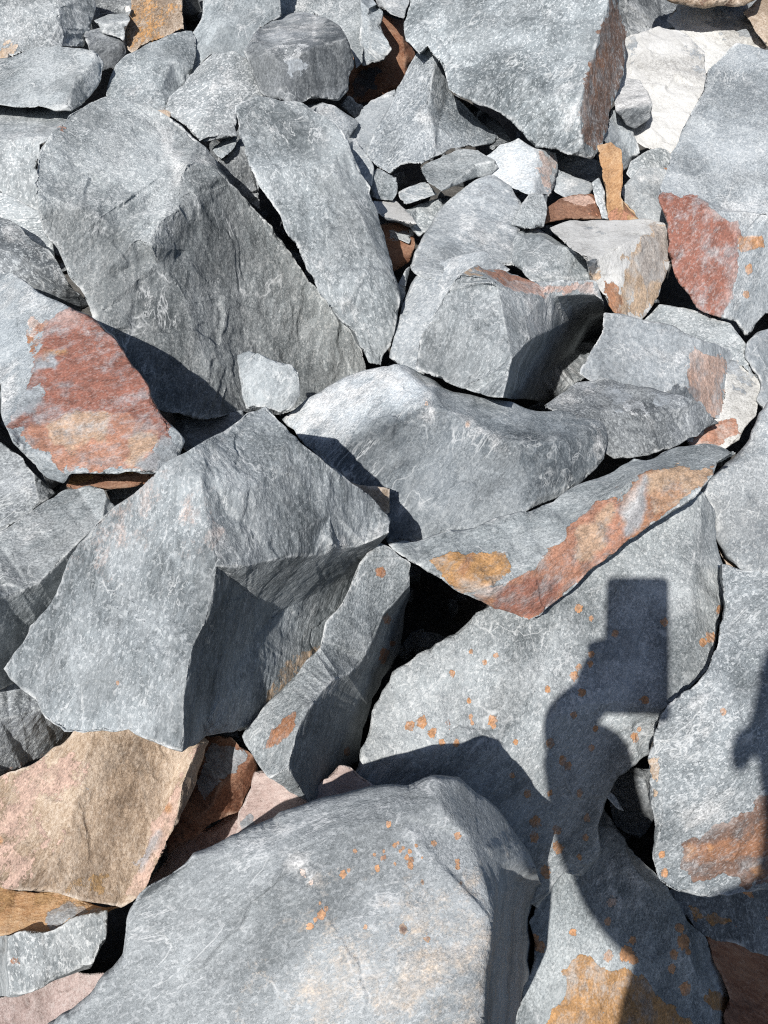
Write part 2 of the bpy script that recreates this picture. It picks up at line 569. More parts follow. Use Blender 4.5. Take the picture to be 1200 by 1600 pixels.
    if DIAG:
        fn = np.cross(P[T[:, 1]] - P[T[:, 0]], P[T[:, 2]] - P[T[:, 0]])
        for i, ((a, b), fp) in enumerate(F):
            if not (fac == i).any():
                print('DIAG', label[:40], i, 'EMPTY'); continue
            m = fn[fac == i].sum(0); m /= np.linalg.norm(m)
            n = (RIGHT * math.tan(math.radians(a)) - DOWN * math.tan(math.radians(b)) - FWD); n /= np.linalg.norm(n)
            er = math.degrees(math.acos(min(1, m @ n)))
            aa = math.degrees(math.atan2(m @ RIGHT, -m @ FWD)); bb_ = math.degrees(math.atan2(-m @ DOWN, -m @ FWD))
            print('DIAG %-40s f%d area%6d want(%d,%d) got(%d,%d) err%3d lit want %.2f got %.2f' % (label[:40], i, ar[fac == i].sum(), a, b, aa, bb_, er, -n @ SUN_L, -m @ SUN_L))
        zs = (P - CAM) @ FWD
        print('DIAGZ %-40s z %.2f..%.2f' % (label[:40], zs.min(), zs.max()))
        if DIAG > 1: return
    # --- flanks and back
    e = np.concatenate([T[:, [0, 1]], T[:, [1, 2]], T[:, [2, 0]]])
    key = {}
    for a, b in e:
        key[(a, b)] = 1
    bnd = [(a, b) for a, b in key if (b, a) not in key]
    nxt = dict(bnd)
    allP = [P]
    fl = [np.ones(nv)]
    allT = [T]
    cnt = nv
    start = bnd[0][0]
    lp = [start]
    while nxt[lp[-1]] != start and len(lp) <= len(bnd):
        lp.append(nxt[lp[-1]])
    lp = np.array(lp)
    ray = P[lp] - CAM
    ray = ray / np.linalg.norm(ray, axis=1)[:, None]
    ctr3 = P[lp].mean(0)
    prev = lp
    th = thick * (0.8 + 0.4 * rs.rand())
    zb = P[lp]
    zmean = (P[lp] - CAM) @ FWD
    zfar = np.percentile(zmean, 75)
    jj = rs.normal(size=(len(lp), 3))
    for q in range(3):
        jj = 0.5 * jj + 0.25 * np.roll(jj, 1, 0) + 0.25 * np.roll(jj, -1, 0)
    for lev, (dt, sh) in enumerate(((0.30, 0.035), (0.68, 0.16), (1.0, 0.42))):
        dz = th * dt
        base = P[lp] + ray * (dz * 0.65 + 0.35 * dz * (1 + np.clip((zfar - zmean) / th, -0.5, 1.5)))[:, None]
        cen_l = base.mean(0)
        Q = cen_l + (base - cen_l) * (1 - sh) + jj * 0.02 * th * (lev + 1)
        allP.append(Q)
        fl.append(np.zeros(len(lp)))
        new = cnt + np.arange(len(lp))
        cnt += len(lp)
        n1, p1 = np.roll(new, -1), np.roll(prev, -1)
        allT.append(np.stack([p1, prev, new], 1))
        allT.append(np.stack([p1, new, n1], 1))
        prev = new
    allP.append(allP[-1].mean(0)[None] + ray.mean(0) * th * 0.1)
    fl.append(np.zeros(1))
    allT.append(np.stack([np.roll(prev, -1), prev, np.full(len(prev), cnt)], 1))
    V = np.concatenate([np.concatenate(allP), np.concatenate(fl)[:, None], np.zeros((cnt + 1, 1))], 1)
    T = np.concatenate(allT)
    px = 1.0 / FOC * z0
    def lim(Lp):
        def f(V, a, b):
            m = 0.5 * (V[a, 3] + V[b, 3])
            return Lp * px * np.where(m > 0.99, 1.0, np.where(m > 0.4, 2.0, 5.0))
        return f
    V, T = subdivide(V, T, lim(15))
    V = smooth(V, T, max(0, soft - 1))
    V, T = subdivide(V, T, lim(5.2))
    V = smooth(V, T, 1 + (soft > 2) * 2, 0.45)
    nr = normals(V[:, :3], T)
    S = smooth(V.copy(), T, 3)
    cv = ((V[:, :3] - S[:, :3]) * nr).sum(1) / (px * 5.2)
    V[:, 4] = np.clip((cv - 0.03) * 6.0, 0, 1) * wear
    V, T = subdivide(V, T, lim(lpx))
    P = V[:, :3]
    nr = normals(P, T)
    # --- relief along a grain
    if grain is None:
        grain = rs.uniform(0, 180)
    ga = math.radians(grain)
    gy = RIGHT * math.cos(ga) - DOWN * math.sin(ga)          # streaks run along local y
    gz = -FWD * 0.8 - DOWN * 0.6
    gz = gz - gy * (gz @ gy)
    gz /= np.linalg.norm(gz)
    gx = np.cross(gy, gz)
    R = np.stack([gx, gy, gz], 1)
    q = (P - P.mean(0)) @ R + (seed % 97) * 1.37
    size = math.sqrt(ar.sum()) * px
    s = min(1.0, size / 0.30)
    d = fbm(q * (5.0 / max(size, .12) * .3), 3) * 0.006 * s
    st = q * np.array((1.0, 0.45, 1.0))
    tn = fbm(st * (9.0 / max(s, .3)), 3, 0.55) * 4.0
    ti = np.floor(tn)
    tf = tn - ti
    d = d + step * 0.0016 * s * (ti + np.clip((tf - 0.72) / 0.28, 0, 1) ** 1.5)
    d = d + fbm(q * np.array((46, 24, 60.)), 3, 0.55) * 0.0020 * (0.5 + 0.5 * s)
    d = d + (np.abs(fbm(q * np.array((150, 52, 190.)), 2)) - 0.2) * 0.0012 * (0.5 + 0.5 * s)
    # angular chips: slightly tilted plates with small steps between them
    wq = q + 0.020 * np.stack([fbm(q * 22 + 3, 2), fbm(q * 22 + 41, 2), fbm(q * 22 + 77, 2)], 1)
    cell = max(0.035, 0.16 * size) * (1 + 0.4 * rs.rand())
    vis = V[:, 3] > 0.3
    lo_, hi_ = wq[vis].min(0), wq[vis].max(0)
    ns = int(np.clip(np.prod(np.maximum((hi_ - lo_) / cell, 1)) ** 0.85 * 1.2, 6, 40))
    seeds = wq[vis][rs.randint(0, vis.sum(), ns)]
    tilt = rs.normal(size=(ns, 3)) * 0.11
    lift = rs.normal(size=ns) * 0.0012
    for c0 in range(0, len(wq), 60000):
        w_ = wq[c0:c0 + 60000]
        D = ((w_[:, None, :] - seeds[None]) ** 2).sum(2)
        o2 = np.argpartition(D, 1, axis=1)[:, :2]
        dA = np.take_along_axis(D, o2, 1)
        sw = dA[:, 0] > dA[:, 1]
        o2[sw] = o2[sw][:, ::-1]
        dA[sw] = dA[sw][:, ::-1]
        hA = np.stack([((w_ - seeds[o2[:, k_]]) * tilt[o2[:, k_]]).sum(1) + lift[o2[:, k_]] for k_ in (0, 1)], 1)
        gap = np.sqrt(dA[:, 1]) - np.sqrt(dA[:, 0])
        mixw = 0.5 * np.clip(1 - gap / (2.2 * px * 2.0), 0, 1)
        d[c0:c0 + 60000] += chip * (hA[:, 0] * (1 - mixw) + hA[:, 1] * mixw)
    # nicked ridges and rims
    nick = np.clip(V[:, 4] * 1.3, 0, 1) * np.clip(fbm(q * 48 + 9, 3, 0.6) - 0.02, 0, 0.5)
    P = P - nr * (nick * (9.0 if soft < 3 else 3.0) * px)[:, None]
    view = CAM - P
    face_on = np.abs((nr * view).sum(1)) / np.linalg.norm(view, axis=1)
    P = P + nr * (d * rough * np.clip(face_on * 1.3, 0.18, 1.0))[:, None]
    # --- stains and painted face tones
    X, Y, Z = to_pixel(V[:, :3])
    fr = np.clip((V[:, 3] - 0.6) / 0.4, 0, 1)
    stain = np.zeros((len(P), 4))
    tone = np.ones(len(P))  # brightness factor per face, painted into the stone colour
    for ln in paint.strip().splitlines():
        if not ln.strip():
            continue
        h, body = ln.split(':')
        h = h.split()
        c = np.array(COLS.get(h[0], (1, 1, 1)))
        amt = float(h[1]) if h[0] != 'tone' else 1.0
        fe = float(h[2]) if len(h) > 2 else 8
        fe = fe * 2 if fe > 3 else fe
        dots = pts(body)
        if dots.shape[1] == 3:
            al = np.zeros(len(P))
            wob = 1 + 0.5 * perlin(np.stack([X / 5, Y / 5, Z * 0 + seed % 31], 1))
            for (x, y, rr) in dots:
                al = np.maximum(al, np.clip(1.25 - np.hypot(X - x, (Y - y) * 0.85) / (rr * .8) * wob * .8, 0, 1))
            al *= amt * 1.3
        else:
            sel = np.where((fr > 0) & (X > dots[:, 0].min() - fe) & (X < dots[:, 0].max() + fe) & (Y > dots[:, 1].min() - fe) & (Y < dots[:, 1].max() + fe))[0]
            al = np.zeros(len(P))
            if len(sel):
                dd = polydist(dots, X[sel], Y[sel])
                ins = inside(dots, X[sel], Y[sel])
                sd = np.where(ins, dd, -dd)
                if h[0] not in ('tone', 'white', 'blush', 'warm') :
                    sd = sd + fe * 1.5 * fbm(q[sel] * 30 + 5, 4, 0.6)
                    al[sel] = amt * np.clip(0.5 + sd / 7.0, 0, 1)
                else:
                    al[sel] = amt * np.clip(0.5 + sd / (2 * fe), 0, 1)
        al = np.clip(al * fr, 0, 1)
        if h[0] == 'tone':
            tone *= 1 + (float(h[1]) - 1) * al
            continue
        m = al[:, None]
        stain[:, :3] = np.where(stain[:, 3:] > 0, stain[:, :3] * (1 - m) + c * m, np.where(m > 0, c, stain[:, :3]))
        stain[:, 3] = np.maximum(stain[:, 3], al)
    base = np.array((*P.mean(0)[:2], P[:, 2].min()))
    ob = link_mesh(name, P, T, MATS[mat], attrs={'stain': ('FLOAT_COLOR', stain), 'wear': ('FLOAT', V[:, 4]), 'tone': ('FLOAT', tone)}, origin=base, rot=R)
    cs = min(1.25, max(0.55, 1.0 / z0)) ** 0.8
    ob.color = (cs, cs, cs, 1)
    ob['label'] = label
    ob['category'] = cat
    if group:
        ob['group'] = group
    NTRI += len(T)
    if DIAG == 1:
        print('DIAGW', label[:40], 'wear>.5: %.3f' % (V[:, 4][V[:, 3] > .5] > .5).mean())
    return ob
# ------------------------------------------------------------------ the rocks, front to back
rock('boulder', "huge smooth grey boulder across the bottom edge, with crumbly orange pits and shaded right end", .875, 'smooth',
 "20,1690 70,1600 130,1560 190,1490 200,1420 235,1380 300,1330 400,1288 500,1246 600,1222 680,1209 715,1213 760,1245 800,1290 838,1355 855,1390 836,1440 842,1480 815,1560 790,1690",
 """-14,16: 20,1690 70,1600 130,1560 190,1490 200,1420 300,1345 420,1330 480,1400 560,1500 600,1690
 -2,24: 420,1330 560,1290 692,1262 722,1298 765,1330 790,1370 768,1440 757,1560 745,1690 600,1690 560,1500 480,1400
 -8,52: 200,1420 235,1380 300,1330 400,1288 500,1246 600,1222 680,1209 692,1262 560,1290 420,1330 300,1345
 52,26: 680,1209 715,1213 760,1245 800,1290 838,1355 855,1390 790,1370 765,1330 722,1298 692,1262
 75,6: 855,1390 836,1440 842,1480 815,1560 790,1690 745,1690 757,1560 768,1440 790,1370""",
 """rust .5 3: 643,1345,9 500,1430,9 600,1340,7 715,1350,8
 orange .8 3: 607,1288,6 640,1330,4 625,1330,3 600,1330,4 622,1318,3 636,1340,5 641,1352,7 617,1350,4 590,1357,5 536,1366,6 472,1363,5 487,1380,4 503,1428,7 485,1448,6 500,1412,3 571,1448,5 715,1307,7 714,1345,5 715,1355,5 650,1322,3 660,1340,3 630,1325,3 596,1342,3 545,1360,3 476,1370,3 510,1420,4 492,1438,4 678,1318,6 668,1468,6 617,1320,5 585,1335,4 555,1330,4
 warm .52 50: 560,1440 700,1400 780,1400 800,1500 760,1600 520,1600 450,1560
 brown .8 3: 630,1452,9 668,1465,4 660,1378,4 720,1380,3
 white .7 8: 440,1330 490,1340 510,1400 480,1385 455,1360
 white .6 10: 380,1310 440,1300 430,1320 390,1330
 white .45 12: 580,1510 630,1490 640,1505 590,1535""",
 thick=.42, soft=4, rough=.5, grain=28, step=.35, chip=.35)

rock('rock', "broad flat grey slab dotted with orange lichen, bearing the phone shaped shadow", 1.04, 'slate',
 "545,1230 560,1190 585,1100 612,1050 690,1000 745,958 800,900 900,830 1040,770 1100,765 1120,800 1132,880 1132,950 1106,1050 1042,1108 1016,1180 1000,1190 968,1215 945,1258 936,1290 940,1332 908,1370 880,1365 840,1420 760,1400 600,1290",
 """-3,25: 560,1190 585,1100 612,1050 690,1000 745,958 800,900 900,830 1040,770 1100,765 1082,900 1080,1060 1042,1108 950,1096 880,1112 800,1172 700,1165 640,1170
 30,24: 1100,765 1120,800 1132,880 1132,950 1106,1050 1042,1108 1080,1060 1082,900
 8,-14: 1042,1108 1016,1180 1000,1190 968,1215 945,1258 936,1290 940,1332 908,1370 880,1365 840,1420 760,1400 600,1290 545,1230 560,1190 640,1170 700,1165 800,1172 880,1112 950,1096""",
 """orange .95 3: 640,1135,7 660,1129,9 676,1145,8 707,1052,6 770,1125,9 736,1019,5 712,1161,6 733,1095,4 775,1025,5 757,1035,4 735,1120,4 904,950,8 924,966,5 1040,971,7 962,990,7 925,1022,6 924,1036,5 898,1056,8 905,1042,5 856,1077,5 910,1083,7 1008,1093,6 1125,953,8 1112,995,9 1101,1003,6 1133,1108,5 806,1160,5 898,1118,7 931,1140,6 880,1190,7 860,1162,7 888,1198,7 925,1170,5 993,1153,7 1000,1142,4 772,1135,5 738,1130,4 690,1160,6
 orange .8 3: 825,1243,9 800,1210,6 838,1285,11 871,1297,9 835,1308,9 872,1325,11 853,1362,10 906,1240,8 905,1340,6 916,1310,6 860,1240,5 918,1280,7
 salmon .5 5: 700,1120 712,1150 705,1165 695,1140""",
 thick=.34, soft=2, rough=.75, grain=62, step=.6)

rock('rock', "long tilted grey rock with orange quartzite patches along its lower front edge", .90, 'slate',
 "605,850 650,846 740,826 850,788 900,758 960,736 990,716 1060,698 1112,693 1152,708 1122,722 1116,742 1062,792 975,850 905,910 858,948 828,970 772,952 730,930 690,905 640,878",
 """-6,44: 605,850 650,846 740,826 850,788 900,758 960,736 990,716 1060,698 1112,693 1152,708 1122,722 1010,738 940,785 890,832 810,905 770,918 715,905 720,880 660,868
 6,2: 1122,722 1116,742 1062,792 975,850 905,910 858,948 828,970 772,952 730,930 690,905 640,878 605,850 660,868 720,880 715,905 770,918 810,905 890,832 940,785 1010,738""",
 """rust .9 5: 715,905 770,918 810,905 890,832 940,785 1010,738 1122,722 1116,742 1062,792 975,850 905,910 828,970 772,952 730,930
 salmon .95 4: 768,952 828,972 868,942 912,905 985,845 975,810 968,782 930,780 900,812 880,842 850,880 800,905 782,915
 red .8 5: 770,952 828,972 862,945 880,915 840,900 800,908 780,915
 ochre .85 5: 655,872 700,864 748,862 792,858 800,885 772,915 730,928 690,902
 tan .7 5: 905,830 935,800 955,790 950,830 925,870 905,880
 tan .75 5: 1012,742 1060,725 1118,724 1114,745 1062,792 1022,804 1010,770
 rust .5 4: 1010,775 1060,750 1075,775 1030,802
 grey .85 4: 972,800 1008,745 1012,790 990,830 975,845
 white .6 4: 968,795 1005,745 995,790 978,815
 white .6 4: 722,908 755,918 790,912 775,930 745,928
 rust .7 3: 725,900 740,865 732,862 718,892""",
 thick=.20, soft=1, rough=.9, grain=32)

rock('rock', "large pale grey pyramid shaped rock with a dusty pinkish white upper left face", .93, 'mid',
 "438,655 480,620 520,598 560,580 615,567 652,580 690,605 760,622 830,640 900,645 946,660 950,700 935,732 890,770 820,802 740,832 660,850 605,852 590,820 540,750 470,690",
 """-26,36: 438,655 480,620 520,598 560,580 615,567 652,580 676,612 668,632 612,652 560,668 510,698 470,690
 16,52: 615,567 652,580 690,605 760,622 830,640 900,645 946,660 880,690 800,690 735,664 690,632 668,632 676,612
 -4,14: 668,632 690,632 735,664 800,690 850,712 880,742 820,802 740,832 660,850 605,852 590,820 540,750 510,698 560,668 612,652
 26,14: 800,690 880,690 946,660 950,700 935,732 890,770 820,802 880,742 850,712""",
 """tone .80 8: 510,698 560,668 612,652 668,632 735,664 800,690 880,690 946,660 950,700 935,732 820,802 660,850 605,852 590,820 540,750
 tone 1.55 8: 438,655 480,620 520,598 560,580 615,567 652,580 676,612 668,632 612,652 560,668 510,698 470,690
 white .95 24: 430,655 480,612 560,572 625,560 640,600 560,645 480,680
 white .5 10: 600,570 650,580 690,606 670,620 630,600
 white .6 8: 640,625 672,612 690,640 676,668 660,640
 white .5 8: 700,640 760,670 800,710 780,705 730,665
 white .6 6: 930,665 946,660 950,700 935,722 922,700
 orange .6 3: 666,632,5 730,663,5""",
 thick=.32, soft=2, rough=.7, grain=55)  # tones paint light left and dim front into the colour, beyond the dust

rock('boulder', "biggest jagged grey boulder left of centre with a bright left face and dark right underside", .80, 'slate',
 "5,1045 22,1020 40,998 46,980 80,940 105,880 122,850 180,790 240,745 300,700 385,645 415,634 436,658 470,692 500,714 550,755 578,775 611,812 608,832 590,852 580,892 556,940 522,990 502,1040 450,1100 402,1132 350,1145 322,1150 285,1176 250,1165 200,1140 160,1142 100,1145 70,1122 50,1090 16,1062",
 """-12,12: 5,1045 22,1020 40,998 46,980 80,940 105,880 122,850 180,790 240,745 300,700 330,712 312,745 322,800 332,850 338,885 332,950 302,1008 292,1060 285,1176 250,1165 200,1140 160,1142 100,1145 70,1122 50,1090 16,1062
 20,40: 300,700 385,645 415,634 436,658 440,700 430,745 380,770 330,762 312,745 330,712
 30,18: 436,658 470,692 500,714 550,755 520,800 470,830 400,835 350,800 322,800 312,745 330,762 380,770 430,745 440,700
 26,26: 550,755 578,775 611,812 608,832 540,862 520,850 500,830 520,800
 34,24: 520,800 500,830 520,850 540,862 430,874 385,885 338,885 332,850 322,800 350,800 400,835 470,830
 58,-58: 338,885 385,885 430,874 540,862 590,852 580,880 500,925 430,960
 77,-16: 338,885 430,960 350,1060 310,1140 285,1176 292,1060 302,1008 332,950
 58,-20: 590,852 580,892 556,940 522,990 502,1040 450,1100 402,1132 350,1145 322,1150 285,1176 310,1140 350,1060 430,960 500,925 580,880""",
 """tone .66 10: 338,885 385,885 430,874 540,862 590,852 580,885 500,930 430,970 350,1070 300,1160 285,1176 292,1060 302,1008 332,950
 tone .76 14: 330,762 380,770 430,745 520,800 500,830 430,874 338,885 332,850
 blush .42 24: 120,850 180,790 240,745 260,760 200,830 150,870
 blush .45 16: 285,765 310,775 320,820 300,850 280,800
 white .65 6: 325,830 345,825 360,845 345,870 335,860
 white .5 6: 318,745 330,700 345,690 335,740
 white .6 7: 510,850 560,830 600,822 608,832 545,864
 tan .6 8: 440,1040 490,1000 500,1010 470,1050 430,1100 410,1115
 orange .7 3: 184,1067,5""",
 thick=.36, soft=1, rough=1.0, grain=80, step=.35, chip=.2)  # tone darkens underside and upper right face: their shade painted into the colour

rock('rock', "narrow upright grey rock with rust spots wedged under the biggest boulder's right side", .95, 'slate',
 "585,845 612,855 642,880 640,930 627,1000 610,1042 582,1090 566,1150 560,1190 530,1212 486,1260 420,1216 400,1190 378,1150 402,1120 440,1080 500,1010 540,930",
 """4,22: 585,845 612,855 642,880 640,915 600,960 572,1020 560,1048 520,1062 480,1110 462,1150 400,1190 378,1150 402,1120 440,1080 500,1010 540,930
 71,-33: 642,880 640,930 627,1000 610,1042 582,1090 566,1150 560,1190 530,1212 486,1260 470,1236 450,1200 462,1150 480,1110 520,1062 560,1048 572,1020 600,960 640,915
 10,-6: 400,1190 462,1150 450,1200 470,1236 486,1260 420,1216""",
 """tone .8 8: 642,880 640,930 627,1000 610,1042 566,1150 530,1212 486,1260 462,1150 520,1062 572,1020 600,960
 rust .9 4: 425,1145 462,1115 460,1140 440,1165 415,1168
 rust .9 3: 606,968,8 600,1020,8 598,1030,7 613,1005,5 595,894,8 505,1222,5 543,1175,6
 white .5 6: 480,1110 520,1062 540,1055 500,1100""",
 thick=.28, soft=1, rough=.8, grain=65, step=.3, chip=.1)  # tone adds the unlit right face's shade to its colour

rock('boulder', "brown pinkish quartzite boulder at the left edge below the biggest grey boulder", .93, 'tan',
 "-60,1230 0,1212 60,1188 100,1160 140,1120 250,1120 290,1140 327,1158 318,1182 300,1240 270,1300 245,1352 216,1402 190,1419 150,1411 90,1396 0,1386 -60,1386",
 """-18,22: -60,1230 0,1212 60,1188 100,1160 140,1120 140,1160 130,1210 105,1300 70,1392 0,1386 -60,1386
 20,16: 140,1120 250,1120 290,1140 285,1180 250,1270 195,1398 190,1419 150,1411 90,1396 70,1392 105,1300 130,1210 140,1160
 -26,24: 290,1140 310,1165 285,1225 262,1300 242,1350 216,1402 190,1419 195,1398 250,1270 285,1180
 77,0: 327,1158 318,1182 300,1240 270,1300 245,1352 242,1350 262,1300 285,1225 310,1165""",
 """pink .55 20: -60,1230 0,1215 60,1190 130,1170 120,1230 90,1330 60,1390 -60,1386
 pink .8 6: 295,1165 310,1165 285,1225 262,1300 242,1350 216,1400 195,1400 250,1270
 grey .75 5: 222,1330 245,1300 232,1340 215,1360 208,1350
 grey .5 8: 125,1235 140,1225 150,1240 140,1250
 orange .9 3: 261,1263,7 0,1313,7
 mustard .5 10: 90,1390 190,1415 160,1370 110,1360""",
 thick=.34, soft=1, rough=.8, grain=70, step=.7)

rock('rock', "low flat slab of mustard brown stone under the brown boulder at the left edge", 1.03, 'ochre',
 "-60,1380 0,1384 90,1392 190,1416 168,1427 110,1438 82,1456 0,1463 -60,1463",
 "-4,50: -60,1380 0,1384 90,1392 190,1416 168,1427 110,1438 82,1456 0,1463 -60,1463",
 """mustard .6 12: -60,1380 100,1392 190,1416 100,1420 -60,1410
 grey .85 6: 70,1425 110,1410 160,1418 170,1428 110,1438 80,1452""", thick=.10, soft=1, rough=.7, grain=10)
rock('rock', "small squarish speckled grey stone below the mustard slab at the lower left", 1.30, 'slate',
 "-60,1450 0,1458 12,1462 82,1452 112,1432 168,1422 165,1470 146,1506 120,1516 60,1546 16,1556 -60,1570",
 """-4,14: 12,1462 82,1452 112,1432 168,1422 165,1470 146,1506 120,1516 60,1546 16,1556
 -60,0: -60,1450 0,1458 12,1462 16,1556 -60,1570""", "rust .7 6: 15,1490 28,1495 32,1508 20,1506", thick=.2, soft=1, rough=.7, step=.5)
rock('rock', "flat pinkish rock in the bottom left corner beside the smooth boulder", 1.32, 'pink',
 "-60,1580 16,1556 60,1545 118,1518 165,1520 200,1560 100,1640 -60,1700",
 "0,26: -60,1580 16,1556 60,1545 118,1518 165,1520 200,1560 100,1640 -60,1700", "", thick=.2, soft=1, rough=.8)
rock('rock', "reddish stone half in shade between the brown boulder and the narrow grey rock", 1.02, 'rust',
 "318,1150 360,1150 396,1180 404,1205 376,1268 340,1282 262,1335 256,1310 296,1240",
 """-6,20: 318,1150 360,1150 390,1178 372,1215 345,1225 330,1262 256,1310 296,1240
 40,6: 390,1178 396,1180 404,1205 376,1268 340,1282 262,1335 256,1310 330,1262 345,1225 372,1215""",
 "grey .9 5: 330,1160 360,1165 385,1180 372,1212 345,1222 320,1250 310,1225", thick=.2, soft=1, rough=.7)
rock('rock', "pinkish brown stone between the narrow grey rock and the smooth bottom boulder", 1.0, 'pink',
 "398,1205 430,1200 486,1235 530,1195 548,1198 590,1232 540,1290 400,1340 366,1318 372,1268",
 "0,24: 398,1205 430,1200 486,1235 530,1195 548,1198 590,1232 540,1290 400,1340 366,1318 372,1268", "grey .7 6: 375,1290 385,1250 400,1265 400,1300 380,1310", thick=.2, soft=1, rough=.7)
rock('rock', "dusky brown stone in the shaded slot left of the smooth bottom boulder", 1.10, 'pink',
 "220,1400 240,1365 268,1325 320,1295 372,1262 400,1310 330,1350 250,1400",
 "", "", auto=(0, 26), thick=.14, soft=1, rough=.8)
rock('rock', "grey boulder at the left edge beside the biggest boulder, sunny above and shaded in front", .93, 'slate',
 "-60,868 0,830 60,790 100,765 140,758 162,765 185,795 165,850 150,900 120,960 90,1010 40,1060 -60,1090",
 """-8,38: -60,868 0,830 60,790 100,765 140,758 162,765 185,795 122,848 62,910 0,935 -60,946
 70,-20: 185,795 165,850 150,900 120,960 90,1010 40,1060 -60,1090 -60,946 0,935 62,910 122,848""",
 "white .4 10: 0,840 60,810 70,820 20,850", thick=.3, soft=1, rough=.7, grain=20, step=.5)
rock('rock', "dark streaky stone at the left edge beneath the biggest boulder's lower left corner", 1.02, 'dark',
 "-60,1050 30,1050 90,1090 150,1130 110,1165 60,1185 0,1212 -60,1232",
 """-10,44: -60,1050 30,1050 90,1090 62,1112 0,1124 -60,1128
 62,-14: 90,1090 150,1130 110,1165 60,1185 0,1212 -60,1232 -60,1128 0,1124 62,1112""",
 "pink .5 10: -20,1215 60,1175 90,1165 40,1200", thick=.22, soft=1, rough=.8, grain=25)
rock('rock', "rock with a broad rust red face at the left, whitish grey along its upper edge", .88, 'pale',
 "-60,425 0,419 30,432 60,455 125,488 152,502 182,532 232,600 265,660 291,690 282,712 270,732 254,744 205,738 110,742 100,758 60,736 20,692 4,660 0,600 -60,590",
 """-24,28: -60,425 0,419 30,432 60,455 125,488 72,500 50,560 44,612 8,662 4,660 0,600 -60,590
 -3,24: 125,488 152,502 182,532 232,600 265,660 252,685 232,712 235,735 205,738 110,735 50,700 8,662 44,612 50,560 72,500
 30,8: 265,660 291,690 282,712 270,732 254,744 235,735 232,712 252,685
 4,-26: 8,662 50,700 110,735 205,738 110,742 100,758 60,736 20,692""",
 """red .97 5: 122,480 158,495 192,528 242,596 276,655 262,690 200,690 170,670 120,690 60,680 10,665 44,640 66,615 60,600 44,605 50,560 70,502
 salmon .85 8: 30,675 60,655 130,640 200,645 250,660 240,730 110,733 50,700
 tan .7 10: 75,670 120,640 170,650 165,690 120,710 80,700
 tan .7 10: 205,680 248,665 250,690 225,715 200,730
 ochre .75 5: 80,550 100,540 106,548 90,556
 grey .9 4: 50,555 85,553 92,568 86,582 76,575 48,582
 grey .9 4: 66,602 66,625 45,642 20,655 30,620 44,606
 grey .9 5: 250,680 282,700 282,725 240,735 215,728 240,700
 white .7 10: -20,570 20,575 20,640 5,660 -20,640
 white .5 14: -40,430 50,455 110,490 60,500 -20,480
 rust .6 10: 50,505 70,500 60,560 45,580""",
 thick=.3, soft=2, rough=.9, grain=20, step=.9)
rock('stone', "thin brown ledge of stone tucked under the rust red rock", .965, 'rust',
 "100,760 112,740 182,734 256,738 260,752 200,763 130,768",
 "0,40: 112,740 182,734 256,738 250,745 180,748 112,756\n10,-10: 112,756 180,748 250,745 260,752 200,763 130,768 100,760", "ochre .7 5: 108,745 160,738 200,738 150,750 110,756", thick=.08, soft=0, rough=.7, grain=5, cat='stone')
rock('rock', "dark veined rock at the left edge below the rust red rock", 1.03, 'dark',
 "-60,680 0,690 26,708 52,738 90,770 62,790 30,812 0,838 -60,850",
 """-2,12: -60,680 0,690 26,708 50,740 60,790 30,812 0,838 -60,850
 50,20: 26,708 52,738 90,770 62,790 60,790 50,740""", "white .6 5: 28,740 42,745 60,782 40,780", thick=.2, soft=1, rough=.8)
rock('boulder', "very large dark grey boulder in the upper left, ridged down its middle", 1.0, 'slate',
 "54,302 60,240 82,206 130,168 166,150 205,158 236,165 262,180 285,195 330,240 348,272 402,330 472,420 522,480 566,545 574,580 520,620 440,650 380,644 340,654 250,642 205,600 160,535 140,480 90,390 60,335",
 """22,36: 54,302 60,240 82,206 130,168 166,150 205,158 236,165 246,192 262,240 274,290 281,326 250,345 236,384 190,360 155,340 125,325 105,318 75,328 60,335
 16,11: 60,335 75,328 105,318 125,325 155,340 190,360 236,384 234,398 246,412 288,440 302,520 332,580 372,622 380,644 340,654 250,642 205,600 160,535 140,480 90,390
 34,40: 236,165 262,180 285,195 330,240 348,272 320,250 292,258 274,290 262,240 246,192
 46,12: 292,258 320,250 348,272 402,330 430,368 400,400 372,440 380,520 440,600 440,650 380,644 372,622 332,580 302,520 288,440 300,350 281,326 274,290
 28,10: 430,368 472,420 522,480 566,545 574,580 520,620 440,650 440,600 380,520 372,440 400,400
 70,-6: 281,326 300,350 288,440 246,412 234,398 236,384 250,345""",
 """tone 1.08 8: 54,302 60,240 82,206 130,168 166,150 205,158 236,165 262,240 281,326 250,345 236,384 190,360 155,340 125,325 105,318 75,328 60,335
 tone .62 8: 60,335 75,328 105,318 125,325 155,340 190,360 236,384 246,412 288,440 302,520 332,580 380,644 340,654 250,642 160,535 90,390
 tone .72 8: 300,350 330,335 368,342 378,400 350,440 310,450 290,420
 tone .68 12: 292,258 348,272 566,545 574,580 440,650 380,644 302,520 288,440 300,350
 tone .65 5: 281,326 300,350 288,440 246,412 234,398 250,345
 white .7 5: 242,190 262,200 282,240 290,262 272,290 262,255 250,220
 white .5 5: 278,250 320,236 342,262 300,258
 white .45 5: 105,318 125,324 158,338 150,345 120,332
 white .5 4: 230,460 242,455 240,472 232,474
 salmon .4 8: 80,205 110,180 105,200 85,220""",
 thick=.36, soft=1, rough=.9, grain=75, step=1.3)  # tones paint in facet shading, hollow included, and the darker fresh break
